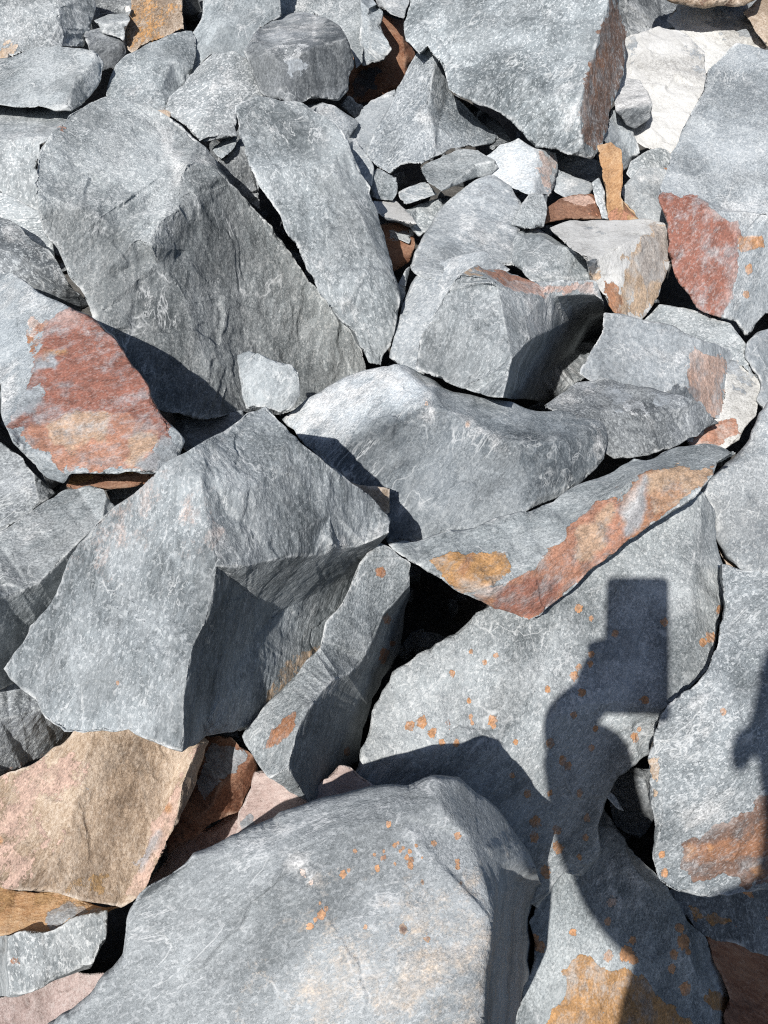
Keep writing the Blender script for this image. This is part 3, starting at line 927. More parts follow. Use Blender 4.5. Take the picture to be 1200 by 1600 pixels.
rock('boulder', "tall grey slab leaning diagonally on the upper left boulder's right side", .955, 'slate',
 "366,165 400,148 440,158 482,166 522,188 546,225 562,262 580,292 602,372 620,440 626,470 612,540 596,572 576,568 560,535 500,462 468,390 420,312 394,268 372,210",
 """2,24: 366,165 400,148 440,158 482,166 522,188 530,240 510,262 470,262 450,300 420,312 394,268 372,210
 -4,18: 420,312 450,300 470,262 510,262 560,330 590,400 560,440 545,470 520,480 500,462 468,390
 34,20: 522,188 546,225 562,262 580,292 602,372 620,440 590,400 560,330 510,262 530,240
 14,0: 590,400 620,440 626,470 612,540 596,572 576,568 572,530 555,480 560,440
 -12,-6: 560,535 500,462 520,480 545,470 555,480 572,530 576,568""",
 """tone .85 10: 420,160 482,166 522,188 530,240 510,262 470,262 440,220
 tone .8 10: 500,350 560,340 590,400 560,440 510,420
 white .5 5: 380,160 420,190 435,212 405,190
 white .45 10: 500,420 545,470 570,520 550,500 510,450
 white .5 6: 495,410 510,410 515,425 498,425""",
 thick=.26, soft=1, rough=.95, grain=110, step=1.2)
rock('stone', "small triangular grey stone perched against the foot of the upper left boulder", .93, 'slate',
 "370,555 386,546 415,558 455,569 467,580 470,618 456,640 440,646 410,637 384,642 376,600",
 "", "white .5 4: 395,590 410,605 430,628 420,625 400,605", auto=(-4, 18), thick=.09, soft=1, rough=.8, cat='stone')
rock('stone', "small tan stone poking out behind the biggest boulder's right corner", .90, 'tan',
 "535,750 560,758 610,762 609,802 580,800 550,780",
 "", "", auto=(-4, 30), thick=.08, soft=1, rough=.7, cat='stone')
rock('rock', "grey rock right of centre, pink banded along its top and darkly shaded on its right", .96, 'slate',
 "718,428 745,413 800,428 862,440 930,438 943,470 948,512 956,540 936,572 900,602 850,630 800,624 740,614 690,592 648,576 655,535 680,488 700,455",
 """8,54: 745,413 800,428 862,440 930,438 936,462 862,462 802,456 770,440
 -8,10: 718,428 745,413 770,440 802,456 818,485 828,530 800,560 786,622 740,614 690,592 648,576 655,535 680,488 700,455
 36,14: 802,456 862,462 936,462 943,470 945,498 900,496 828,530 818,485
 71,-34: 828,530 900,496 945,498 946,520 880,562 830,600 800,624 786,622 800,560
 30,6: 946,520 956,540 936,572 900,602 850,630 800,624 830,600 880,562""",
 """white .6 10: 805,458 862,464 936,464 945,495 900,494 830,525
 salmon .8 5: 745,413 800,428 862,440 925,442 930,460 862,460 805,455 775,440
 tan .6 5: 720,422 745,415 760,430 735,432
 white .5 8: 900,445 940,442 942,475 905,480
 white .4 8: 812,460 830,500 825,520 815,490
 white .5 8: 860,590 930,540 945,550 880,605""",
 thick=.24, soft=1, rough=.8, grain=70)
rock('rock', "bright smooth grey slab sloping down left of the pink banded rock", 1.02, 'pale',
 "606,560 614,520 626,478 652,430 690,402 760,390 800,420 760,470 700,540 660,590 630,575",
 """-10,26: 606,560 614,520 626,478 652,430 690,402 760,390 800,420 720,450 682,492 650,530 634,575""",
 "white .5 10: 680,420 730,405 740,430 700,445", thick=.22, soft=2, rough=.7, grain=50)
rock('rock', "pale grey rock, pinkish at its right end, beyond the pink banded rock", 1.0, 'pale',
 "905,585 940,520 942,488 1000,498 1050,508 1092,530 1140,546 1150,565 1136,605 1132,656 1110,652 1085,640 1020,640 950,615",
 """2,26: 905,585 940,520 942,488 1000,498 1050,508 1092,530 1100,545 1078,560 1068,600 1030,618 950,615
 34,10: 1092,530 1140,546 1150,565 1136,605 1132,656 1110,652 1085,640 1078,610 1068,600 1078,560 1100,545
 10,-16: 1030,618 1068,600 1078,610 1085,640 1020,640 950,615""",
 """pink .9 4: 1085,545 1120,555 1135,575 1130,655 1112,648 1085,615 1075,590
 rust .35 5: 1072,575 1082,560 1086,600 1074,600
 white .6 14: 990,540 1070,535 1080,560 1030,565 1000,560
 dusk .6 5: 1030,610 1060,595 1085,610 1098,640 1060,630""", thick=.2, soft=1, rough=.85)
rock('rock', "flat dull grey stone behind the pale rock with the pinkish patch", 1.04, 'slate',
 "1005,500 1016,490 1030,475 1060,480 1100,488 1142,505 1168,540 1170,580 1140,560 1090,540 1040,520",
 "0,30: 1005,500 1016,490 1030,475 1060,480 1100,488 1142,505 1168,540 1170,580 1140,560 1090,540 1040,520", "white .7 4: 1095,490 1120,500 1115,505", thick=.14, soft=1, rough=.7)
rock('rock', "whitish rock with an orange red lower tip, below the pinkish patch near the right edge", 1.06, 'white',
 "1125,560 1150,560 1172,572 1194,605 1182,650 1155,688 1130,704 1080,700 1070,685 1105,665 1128,640",
 """12,20: 1125,560 1150,560 1172,572 1194,605 1182,650 1155,662 1105,665 1128,640
 6,10: 1105,665 1155,662 1182,650 1155,688 1130,704 1080,700 1070,685""",
 """salmon .95 5: 1105,662 1152,655 1150,675 1120,700 1075,700 1085,680
 grey .7 10: 1135,560 1180,575 1190,605 1150,610""", thick=.16, soft=1, rough=.8)
rock('rock', "low dark jagged rock lying just above the pyramid shaped rock's right end", .97, 'dark',
 "848,634 905,596 945,590 1000,604 1085,624 1124,661 1090,682 1030,707 960,718 930,700 900,655",
 """-4,48: 848,634 905,596 945,590 1000,604 1085,624 1060,640 1012,648 960,640 900,645
 8,4: 900,645 960,640 1012,648 1020,690 1030,707 960,718 930,700 900,655
 30,2: 1012,648 1060,640 1085,624 1124,661 1090,682 1030,707 1020,690""",
 """white .5 8: 860,632 905,600 915,620 880,636
 white .5 6: 985,635 1015,640 1018,660 1000,655
 grey .8 12: 905,598 1000,606 1080,626 1010,640 930,632""", thick=.16, soft=1, rough=1.1, step=1.2)
rock('boulder', "large smooth pale grey boulder at the right edge beside the orange patched rock", 1.02, 'pale',
 "1090,760 1110,745 1142,718 1170,682 1200,625 1260,590 1260,940 1190,905 1160,895 1132,870 1110,800",
 "-4,22: 1090,760 1110,745 1142,718 1170,682 1200,625 1260,590 1260,940 1190,905 1160,895 1132,870 1110,800", "", thick=.34, soft=4, rough=.6, step=.5, chip=.4)
rock('rock', "pale grey rock at the right edge beneath the big slab with the red lower face", 1.04, 'pale',
 "1162,560 1166,535 1182,518 1260,480 1260,620 1200,650 1180,625 1188,600",
 "4,20: 1162,560 1166,535 1182,518 1260,480 1260,620 1200,650 1180,625 1188,600", "", thick=.2, soft=2, rough=.7)
rock('boulder', "grey boulder with a brown stained lower half at the right edge beside the phone shadow", .99, 'slate',
 "1128,880 1160,890 1260,925 1260,1395 1150,1397 1075,1397 1030,1377 1018,1340 1012,1185 1040,1108 1104,1050 1130,965",
 """-6,24: 1128,880 1160,890 1260,925 1260,1110 1148,1100 1104,1050 1130,965
 -14,10: 1104,1050 1148,1100 1142,1180 1130,1235 1050,1275 1034,1250 1030,1180 1040,1108
 12,18: 1148,1100 1260,1110 1260,1235 1130,1235 1142,1180
 2,-2: 1050,1275 1130,1235 1260,1235 1260,1395 1150,1397 1075,1397 1030,1377 1022,1340 1034,1290
 -55,0: 1012,1185 1030,1180 1034,1250 1034,1290 1022,1340 1018,1340""",
 """brown .9 10: 1075,1318 1110,1290 1160,1262 1200,1240 1260,1228 1260,1392 1180,1385 1120,1375 1060,1360
 rust .75 8: 1060,1345 1120,1315 1180,1300 1230,1260 1260,1290 1230,1350 1140,1340
 orange .8 4: 1080,1330,9 1075,1340,7 1035,1335,6 1110,1325,5 1040,1365,8 1185,1360,10 1130,1112,6
 tan .7 5: 1014,1190 1030,1180 1034,1240 1020,1250
 white .75 12: 1055,1265 1090,1250 1140,1240 1135,1275 1095,1290 1060,1280
 white .45 20: 1060,1100 1110,1080 1130,1180 1090,1200""", thick=.34, soft=1, rough=.8, grain=35)
rock('boulder', "pointed grey rock at the bottom right with a wide ochre orange stain at its base", 1.28, 'slate',
 "780,1690 800,1600 836,1500 826,1440 850,1392 866,1355 900,1330 925,1290 942,1262 976,1310 1010,1352 1052,1402 1102,1462 1138,1532 1152,1582 1142,1690",
 """-14,16: 780,1690 800,1600 836,1500 826,1440 850,1392 866,1355 905,1378 930,1440 925,1690
 4,18: 866,1355 900,1330 925,1290 942,1262 976,1310 985,1345 1040,1420 1110,1560 1120,1690 925,1690 930,1440 905,1378
 40,14: 976,1310 1010,1352 1052,1402 1102,1462 1138,1532 1152,1582 1142,1690 1120,1690 1110,1560 1040,1420 985,1345""",
 """ochre .95 5: 850,1600 885,1545 882,1520 905,1495 935,1510 990,1515 1010,1545 1040,1570 1080,1590 1110,1640 1110,1700 840,1700
 orange .9 3: 835,1470,10 845,1478,9 955,1410,7 950,1440,7 980,1490,14 950,1493,9 990,1470,8 1068,1472,12 1062,1450,8 1053,1492,9 1050,1512,8 1072,1545,9 895,1457,6 990,1500,8 1075,1488,5
 ochre .9 5: 1095,1560 1110,1545 1140,1560 1135,1590 1115,1580
 white .7 12: 975,1345 1000,1355 1020,1385 1000,1398 965,1380
 white .6 3: 900,1372 930,1372 968,1362 960,1370 930,1380
 white .5 10: 930,1390 990,1390 1020,1420 960,1440""", thick=.36, soft=1, rough=.8, grain=70, step=.8)
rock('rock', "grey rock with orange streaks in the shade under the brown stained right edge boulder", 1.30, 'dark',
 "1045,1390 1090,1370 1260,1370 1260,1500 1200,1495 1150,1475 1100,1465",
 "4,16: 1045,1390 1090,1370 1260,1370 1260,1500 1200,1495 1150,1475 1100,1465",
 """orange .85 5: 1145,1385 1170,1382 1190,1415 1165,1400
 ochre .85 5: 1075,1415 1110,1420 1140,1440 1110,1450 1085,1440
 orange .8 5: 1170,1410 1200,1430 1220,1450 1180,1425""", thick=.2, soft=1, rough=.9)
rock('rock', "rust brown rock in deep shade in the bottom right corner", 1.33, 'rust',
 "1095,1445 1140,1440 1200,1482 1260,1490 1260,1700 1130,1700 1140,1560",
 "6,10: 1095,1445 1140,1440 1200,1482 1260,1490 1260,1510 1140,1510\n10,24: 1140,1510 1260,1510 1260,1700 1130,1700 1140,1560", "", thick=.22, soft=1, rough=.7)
rock('stone', "small grey stone deep in the dark gap right of the lichen dotted slab", 1.36, 'dark',
 "940,1220 975,1200 1020,1200 1032,1260 1000,1310 960,1290",
 "", "", auto=(10, 20), thick=.1, soft=1, rough=.8, cat='stone')
# upper right quarter
rock('boulder', "big grey boulder at the top with a long brown red right side", .90, 'slate',
 "636,-60 960,-60 968,8 980,50 977,90 963,150 947,210 926,250 890,243 868,232 838,231 800,190 755,166 722,152 700,140 690,100 668,72 655,86 634,64 631,36 640,10",
 """-6,22: 636,-60 960,-60 940,40 920,110 905,158 886,182 850,150 800,112 760,120 722,152 700,140 690,100 668,72 655,86 634,64 631,36 640,10
 50,6: 960,-60 968,8 980,50 977,90 963,150 947,210 926,250 912,235 905,200 905,158 920,110 940,40
 20,0: 886,182 905,158 905,200 912,235 926,250 890,243 868,232 870,210
 -2,-14: 722,152 760,120 800,112 850,150 886,182 870,210 868,232 838,231 800,190 755,166""",
 """brown .9 4: 962,-10 968,8 980,50 977,90 963,150 947,210 930,235 912,225 908,190 905,158 920,110 940,40
 rust .55 6: 925,110 945,60 950,100 930,160 918,170
 white .7 8: 875,170 905,155 905,190 885,205
 white .5 12: 870,140 890,120 895,150 880,170""", thick=.32, soft=1, rough=1.0, grain=60, step=1.2)
rock('rock', "sharp upright grey rock with a concave front, in front of the big top boulder", .985, 'mid',
 "655,72 668,68 688,74 697,108 702,140 722,160 752,190 780,216 770,224 740,230 706,232 690,242 660,256 626,258 610,273 590,262 570,242 585,205 610,165 625,130 640,100",
 """-10,18: 655,72 668,68 688,74 676,120 668,170 682,235 660,256 626,258 610,273 590,262 570,242 585,205 610,165 625,130 640,100
 52,10: 688,74 697,108 698,140 690,180 685,200 668,170 676,120
 16,20: 698,140 702,140 722,160 752,190 780,216 770,224 740,230 706,232 690,242 682,235 685,200 690,180""",
 "white .4 10: 655,180 670,175 680,225 665,225", thick=.18, soft=1, rough=.8, grain=65)
rock('rock', "pale grey slab at the right edge, large and smooth, its lower front face dark red", .95, 'pale',
 "1150,66 1180,72 1260,100 1260,470 1196,490 1166,526 1150,502 1130,499 1090,482 1060,442 1048,405 1044,350 1029,308 1040,270 1066,200 1086,165 1106,110 1130,85",
 """-4,26: 1150,66 1180,72 1260,100 1260,330 1200,335 1130,325 1090,308 1029,308 1040,270 1066,200 1086,165 1106,110 1130,85
 -8,2: 1029,308 1090,308 1122,330 1150,350 1155,400 1146,450 1130,499 1090,482 1060,442 1048,405 1044,350
 24,-4: 1122,330 1200,335 1260,330 1260,470 1196,490 1166,526 1150,502 1130,499 1146,450 1155,400 1150,350""",
 """red .95 4: 1018,300 1060,308 1090,306 1122,330 1152,350 1157,400 1148,450 1130,508 1085,492 1050,448 1038,405 1034,350
 white .7 10: 1115,325 1150,330 1155,352 1180,350 1220,340 1220,325 1150,315
 orange .95 2: 1154,372 1170,368 1194,368 1195,385 1175,388 1165,393 1154,390
 orange .9 3: 1170,420,7 1165,460,6
 tan .5 6: 1125,325 1130,340 1118,340
 white .5 8: 1150,420 1175,430 1150,480 1140,480""", thick=.3, soft=1, rough=.75, grain=65, step=.7)
rock('rock', "cream white dusty rock near the top right corner, largest of the white ones", 1.02, 'white',
 "968,60 985,54 1030,40 1070,50 1102,80 1106,125 1088,170 1072,200 1058,242 1020,236 985,215 975,180 962,120",
 """-4,26: 985,54 1030,40 1070,50 1102,80 1106,125 1088,170 1072,200 1058,242 1020,236 1002,215 1018,165 1002,130 985,105
 -30,26: 968,60 985,54 985,105 1002,130 975,180 962,120""", "grey .5 8: 1070,55 1100,80 1104,120 1090,110 1075,80\ngrey .5 6: 982,60 995,58 992,110 980,100", thick=.18, soft=1, rough=1.3, chip=.6, step=.7)
rock('stone', "small white topped block with a dark front, at the foot of the cream white rock", 1.0, 'dark',
 "958,150 966,105 975,95 990,105 1002,128 1020,163 1016,186 992,202 978,196 962,175",
 """-4,44: 958,150 966,105 975,95 990,105 1002,128 1020,163 972,173 962,175
 10,-30: 972,173 1020,163 1016,186 992,202 978,196 962,175""", "white .98 3: 955,150 966,103 975,93 992,103 1004,128 1022,162 972,171 960,174", thick=.1, soft=0, rough=.7, cat='stone', wear=.4)
rock('rock', "whitish grey rock behind the large smooth slab at the top right", 1.06, 'white',
 "1040,30 1060,5 1100,-10 1168,0 1178,38 1200,75 1160,100 1130,120 1100,115",
 """-2,26: 1060,5 1100,-10 1168,0 1178,38 1200,75 1160,100 1130,120 1100,115 1040,30""", "grey .75 12: 1080,0 1168,0 1178,38 1190,62 1150,55 1120,40", thick=.16, soft=1, rough=1.3, chip=.6)
rock('rock', "dark rock in the shade between the big top boulder and the cream white rock", 1.12, 'dark',
 "955,-60 1080,-60 1080,30 1040,50 1000,55 975,70 960,40",
 "", "", auto=(15, 10), thick=.16, soft=1, rough=.8)
rock('rock', "rounded brown stone hanging over the top right corner's shadow", .95, 'tan',
 "1015,-60 1210,-60 1190,-5 1150,12 1090,15 1050,6 1028,-10",
 "0,10: 1015,-60 1210,-60 1190,-5 1150,0 1090,2 1050,-4 1028,-10\n0,-40: 1028,-10 1050,-4 1090,2 1150,0 1190,-5 1150,12 1090,15 1050,6", "brown .5 20: 1040,-60 1200,-60 1180,0 1060,0", thick=.2, soft=2, rough=.7)
rock('rock', "light brown rock in the top right corner", 1.02, 'tan',
 "1160,20 1200,-20 1260,-40 1260,130 1205,85 1180,50",
 "-4,24: 1160,20 1200,-20 1260,-40 1260,130 1205,85 1180,50", "", thick=.2, soft=1, rough=.8)
rock('stone', "upright orange brown sliver of stone among small stones in the upper right", .985, 'ochre',
 "932,226 955,221 971,232 973,270 970,308 985,330 1002,346 950,346 945,290 936,250",
 "-8,16: 932,226 955,221 966,235 964,300 975,330 1002,346 950,346 945,290 936,250\n50,10: 966,235 971,232 973,270 970,308 985,330 1002,346 975,330 964,300", "salmon .6 8: 950,310 970,312 995,345 950,345", thick=.06, soft=0, rough=.7, cat='stone')
rock('stone', "rust brown flat stone in shade left of the orange brown sliver", 1.02, 'rust',
 "848,352 853,326 875,310 905,302 925,302 940,318 948,342 900,343",
 "-4,34: 853,326 875,310 905,302 925,302 938,318 900,320 870,322\n0,-10: 853,326 870,322 900,320 938,318 948,342 900,343 848,352", "pink .8 4: 875,312 910,303 935,318 905,322\nsalmon .5 6: 905,330 935,325 940,340 910,340", thick=.08, soft=0, rough=.7, cat='stone')
rock('stone', "thin grey splinter standing between the rust flat stone and the orange sliver", 1.0, 'slate',
 "924,285 936,276 946,300 953,344 940,342 930,315",
 "-10,16: 924,285 936,276 946,300 953,344 940,342 930,315", "", thick=.05, soft=0, rough=.5, cat='stone')
rock('rock', "mottled cream and pale brown rock below the big top boulder's lower tip", 1.0, 'pale',
 "752,250 780,226 810,215 836,232 868,238 872,262 868,286 860,308 830,306 800,294 765,276",
 """-6,26: 752,250 780,226 810,215 836,232 842,262 830,306 800,294 765,276
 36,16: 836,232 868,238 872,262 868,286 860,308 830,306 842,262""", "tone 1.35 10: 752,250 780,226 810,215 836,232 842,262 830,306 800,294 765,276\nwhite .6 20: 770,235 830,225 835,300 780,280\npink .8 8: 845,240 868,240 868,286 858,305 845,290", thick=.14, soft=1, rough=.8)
rock('stone', "small white and grey stone just left of the thin grey splinter", 1.04, 'pale',
 "862,262 885,268 912,280 934,288 920,305 885,310 866,300 862,285",
 "", "white .7 6: 868,268 905,282 900,300 880,300", auto=(4, 26), thick=.08, soft=0, rough=.8, cat='stone')
rock('stone', "dark stone shadowed beneath the big top boulder's lower tip", 1.07, 'dark',
 "855,225 900,235 945,255 938,285 905,285 862,265",
 "", "", auto=(10, 10), thick=.1, soft=0, rough=.8, cat='stone')
rock('stone', "small grey and white splintered stone at the lower right of the big top boulder", 1.03, 'pale',
 "955,170 964,160 978,172 990,205 1003,240 990,256 972,268 958,230 940,220",
 "-8,26: 955,170 964,160 978,172 990,205 1003,240 985,244 970,215\n40,0: 970,215 985,244 1003,240 990,256 972,268 958,230 940,220 955,170", "", thick=.08, soft=0, rough=.7, cat='stone')
rock('stone', "small dark grey stone at the bottom of the cream white rock", 1.04, 'slate',
 "1000,242 1018,232 1035,230 1054,241 1046,268 1020,274 1002,264",
 "", "rust .8 2: 1040,268,5", auto=(8, 10), thick=.07, soft=0, rough=.8, cat='stone')
rock('rock', "pale dusty rock below the cream white rock, left of the red faced slab", 1.05, 'pale',
 "970,300 978,285 1000,262 1046,266 1045,300 1050,350 1005,350 980,340",
 "-10,24: 970,300 978,285 1000,262 1012,285 1015,320 1005,350 980,340\n14,20: 1000,262 1046,266 1045,300 1050,350 1005,350 1015,320 1012,285", "white .6 10: 1000,270 1040,270 1035,300 1015,300", thick=.14, soft=0, rough=.7)
rock('rock', "white topped rock with a brown grey right face, upper right of the pink banded rock", .98, 'white',
 "858,356 890,344 960,344 1022,344 1046,350 1056,382 1046,420 1022,475 1002,501 962,494 944,462 925,440 915,405 890,388",
 """-4,50: 858,356 890,344 960,344 1022,344 1000,372 966,386 930,410 915,405 890,388
 28,6: 1022,344 1046,350 1056,382 1046,420 1022,475 1002,501 966,494 972,440 970,402 966,386 1000,372
 -2,4: 930,410 966,386 970,402 972,440 966,494 944,462 925,440""",
 """tan .75 6: 1022,346 1046,350 1056,382 1046,420 1022,475 1002,501 968,494 972,440 972,402 1000,374
 grey .6 10: 1022,350 1050,360 1046,420 1010,440 990,400
 rust .85 6: 940,440 962,435 968,492 950,485
 tan .6 6: 905,425 935,425 940,450 915,445
 dusk .9 3: 915,410 930,405 935,418 925,430
 grey .4 8: 900,352 960,350 940,362 900,362""", thick=.2, soft=1, rough=.85, step=.8)
rock('rock', "round shouldered grey stone behind the pink banded rock's top", 1.0, 'slate',
 "800,362 815,352 832,350 862,370 896,390 920,408 935,440 890,450 830,440 800,410",
 "", "white .5 6: 820,425 900,440 895,430 840,415", auto=(0, 30), thick=.16, soft=1, rough=.8)
rock('rock', "mottled pale grey rock between the tall diagonal slab and the white topped rock", 1.0, 'pale',
 "640,420 646,395 662,365 700,312 738,282 770,270 800,290 818,322 812,370 818,412 740,420 690,440 660,440",
 """-8,28: 640,420 646,395 662,365 700,312 738,282 770,270 760,310 745,350 700,380 690,440 660,440
 6,22: 770,270 800,290 818,322 812,370 818,412 740,420 690,440 700,380 745,350 760,310""", "white .4 14: 720,350 790,350 800,400 740,400\ngrey .6 8: 740,300 765,290 770,315 745,325", thick=.2, soft=2, rough=.9)
rock('stone', "small grey stone at the right shoulder of the mottled pale grey rock", .99, 'slate',
 "798,352 812,325 830,300 856,304 856,330 850,356 820,360",
 "", "", auto=(6, 22), thick=.08, soft=0, rough=.8, cat='stone')
rock('stone', "flat grey stone with a dark front edge, under the sharp upright rock", .985, 'slate',
 "655,262 690,244 714,233 745,233 775,250 780,262 768,274 745,277 690,299 668,285",
 """-4,44: 655,262 690,244 714,233 745,233 775,250 745,256 690,292 668,280
 34,-26: 775,250 780,262 768,274 745,277 690,299 690,292 745,256""", "", thick=.07, soft=0, rough=.7, cat='stone')
rock('stone', "small bright flat stone below the flat grey stone with the dark edge", 1.02, 'pale',
 "620,300 640,290 666,282 684,304 660,312 632,320",
 "", "", auto=(-4, 36), thick=.06, soft=0, rough=.7, cat='stone')
rock('stone', "small grey block left of the stones under the sharp upright rock", 1.02, 'slate',
 "572,275 590,262 620,276 622,300 614,314 580,310",
 "", "", auto=(0, 22), thick=.08, soft=0, rough=.7, cat='stone')
rock('stone', "grey wedge above the mottled pale grey rock, below the small bright flat stone", 1.04, 'slate',
 "628,330 660,315 702,306 700,325 680,350 655,372 636,350",
 "", "", auto=(-4, 30), thick=.08, soft=0, rough=.7, cat='stone')
rock('stone', "white topped chip beside the tall diagonal slab's right edge", 1.02, 'white',
 "583,313 620,313 652,350 640,356 605,345 588,332",
 "-4,46: 583,313 620,313 645,345 605,335\n10,-20: 583,313 605,335 645,345 652,350 640,356 605,345 588,332", "dusk .9 3: 586,330 605,340 642,350 640,357 600,348", thick=.06, soft=0, rough=.6, cat='stone')
rock('stone', "dark red stained stone in the black crevice right of the tall diagonal slab", 1.08, 'rust',
 "595,350 645,350 650,385 640,410 615,425 602,395",
 "", "grey .6 6: 600,358 640,358 625,380 608,390", auto=(14, 0), thick=.08, soft=0, rough=.7, cat='stone')

# chips and splinters wedged in the gaps
rock('stone', "thin pale splinter in the black gap right of the lichen dotted slab", 1.12, 'pale',
 "944,1240 952,1236 966,1250 976,1268 968,1266 955,1254", "", "", auto=(0, 20), thick=.03, soft=0, rough=.4, cat='stone')
rock('stone', "dark stone glimpsed in the gap between the very large and the biggest boulders", 1.12, 'dark',
 "268,640 330,648 380,640 400,660 350,690 300,720 275,690", "", "", auto=(-6, 20), thick=.1, soft=0, rough=.8, cat='stone')
rock('stone', "pale chip in shade just under the brown ledge of the rust red rock", 1.03, 'pale',
 "165,766 190,762 214,768 200,782 172,782", "", "", auto=(0, 20), thick=.04, soft=0, rough=.5, cat='stone')
rock('stone', "brown chip in the notch at the lichen dotted slab's upper right edge", 1.10, 'tan',
 "1118,846 1138,852 1150,878 1166,900 1140,896", "", "", auto=(-6, 10), thick=.04, soft=0, rough=.5, cat='stone')
rock('stone', "dark splinter in the slot between the sharp upright rock and big top boulder", 1.06, 'dark',
 "690,140 730,158 780,190 800,220 770,235 720,180", "", "", auto=(-8, 30), thick=.06, soft=0, rough=.6, cat='stone')
rock('stone', "small angular grey chip lying in front of the white topped chip", 1.07, 'slate',
 "590,342 625,352 650,362 640,382 612,372", "", "", auto=(6, 30), thick=.04, soft=0, rough=.5, cat='stone')
rock('stone', "narrow pale splinter leaning against the bright smooth sloping slab", 1.07, 'pale',
 "598,470 614,452 634,420 646,410 634,460 616,500", "", "", auto=(10, 16), thick=.05, soft=0, rough=.5, cat='stone')
rock('stone', "grey shard sticking up between the mottled cream rock and the wedge", 1.04, 'slate',
 "735,262 752,248 772,262 768,284 745,290", "", "", auto=(4, 28), thick=.04, soft=0, rough=.5, cat='stone')
rock('stone', "pale angular chip below the light veined rock, beside the dark folded rock", 1.03, 'pale',
 "330,232 348,216 372,212 366,232 345,250", "", "", auto=(-4, 26), thick=.04, soft=0, rough=.5, cat='stone')
rock('stone', "small grey chip between the white topped block and the pale dusty rock", 1.04, 'slate',
 "985,252 1003,240 1012,262 996,284 978,272", "", "", auto=(8, 20), thick=.04, soft=0, rough=.5, cat='stone')
# upper left quarter
rock('rock', "grey block in the top left corner with a darker right side", 1.0, 'slate',
 "-60,-60 140,-60 149,20 142,45 132,74 95,72 60,85 0,98 -60,100",
 """-8,20: -60,-60 88,-60 92,20 102,64 95,72 60,85 0,98 -60,100
 46,8: 88,-60 140,-60 149,20 142,45 132,74 95,72 102,64 92,20""", "tan .7 8: -10,65 18,66 15,90 -10,98\nwhite .4 12: 10,30 40,40 30,70 10,60", thick=.22, soft=1, rough=.8)
rock('rock', "rounded grey rock with a dark right end, just below the top left block", .97, 'slate',
 "-60,105 20,90 70,73 110,74 150,78 163,100 158,130 140,152 112,174 60,166 0,164 -60,166",
 """-6,28: -60,105 20,90 70,73 110,74 150,78 142,100 116,128 106,164 60,166 0,164 -60,166
 50,4: 150,78 163,100 158,130 140,152 112,174 106,164 116,128 142,100""", "white .6 5: 130,75 155,82 160,105 150,100", thick=.18, soft=1, rough=.9, grain=40)
rock('rock', "flat topped grey rock at the left edge beside the very large upper left boulder", 1.01, 'slate',
 "-60,162 110,165 132,178 98,202 62,226 56,262 64,335 20,312 0,302 -60,296",
 """-2,46: -60,162 110,165 132,178 80,212 0,218 -60,222
 -2,8: -60,222 0,218 80,212 62,226 56,262 64,335 20,312 0,302 -60,296""", "white .5 8: -40,215 70,205 60,225 0,228\nsalmon .5 6: 80,210 105,190 110,195 85,220", thick=.2, soft=1, rough=.8)
rock('rock', "dull grey wedge at the left edge under the flat topped rock", 1.0, 'slate',
 "-60,292 0,300 22,308 62,330 82,370 86,402 70,400 20,352 -60,335",
 "4,20: -60,292 0,300 22,308 62,330 82,370 86,402 70,400 20,352 -60,335", "", thick=.14, soft=1, rough=.7)
rock('rock', "dark rock with white streaks at the left edge, above the rust red rock", .985, 'dark',
 "-60,330 15,343 62,382 86,402 106,440 124,462 128,492 70,470 40,446 0,428 -60,430",
 """-4,30: -60,330 15,343 62,382 86,402 106,440 124,462 100,458 60,420 20,395 -60,380
 20,-12: -60,380 20,395 60,420 100,458 124,462 128,492 70,470 40,446 0,428 -60,430""",
 "white .5 6: -10,345 40,375 80,405 60,402 10,370\nwhite .45 5: 80,410 118,450 115,465 95,440", thick=.16, soft=1, rough=.8, grain=140)
rock('rock', "tan brown block at the top edge left of the middle", 1.04, 'tan',
 "202,-60 286,-60 288,46 262,57 236,66 206,84 194,72 194,46 205,10",
 """-6,14: 202,-60 286,-60 288,46 262,57 236,66 206,84 194,72 194,46 205,10""", "ochre .5 20: 200,0 280,-20 285,40 210,80", thick=.16, soft=1, rough=.8, grain=70)
rock('stone', "small grey stone lying between the top left block and the tan brown block", 1.05, 'slate',
 "146,32 170,22 200,20 204,32 196,48 194,66 160,52",
 "-4,44: 146,32 170,22 200,20 204,32 165,38\n6,-14: 146,32 165,38 204,32 196,48 194,66 160,52", "", thick=.07, soft=0, rough=.7, cat='stone')
rock('stone', "tiny white chip beside the tan brown block at the top", 1.04, 'white',
 "192,9 203,7 206,18 198,20", "", "", auto=(-5, 25), thick=.02, soft=0, rough=.5, cat='stone')
rock('rock', "dark grey block in shade under the small stone near the top left", 1.08, 'dark',
 "128,50 160,42 196,60 198,95 178,108 160,112 140,85",
 "", "", auto=(24, -5), thick=.12, soft=0, rough=.7)
rock('rock', "dark shaded slab at the top edge right of the top left block", 1.13, 'dark',
 "138,-60 210,-60 206,24 170,30 146,34", "", "", auto=(24, 10), thick=.14, soft=0, rough=.7)
rock('rock', "broad pale grey rock below the tan brown block", 1.0, 'slate',
 "165,150 172,120 180,102 196,86 236,65 262,56 302,48 308,75 302,110 294,128 282,142 264,155 256,182 215,184",
 """-6,28: 165,150 172,120 180,102 196,86 236,65 262,56 240,98 238,130 262,150 264,155 256,182 215,184
 20,30: 262,56 302,48 308,75 302,110 275,96 240,98
 46,0: 240,98 275,96 302,110 294,128 282,142 264,155 262,150 238,130""", "white .4 14: 180,130 240,135 250,165 200,165", thick=.18, soft=1, rough=.85)
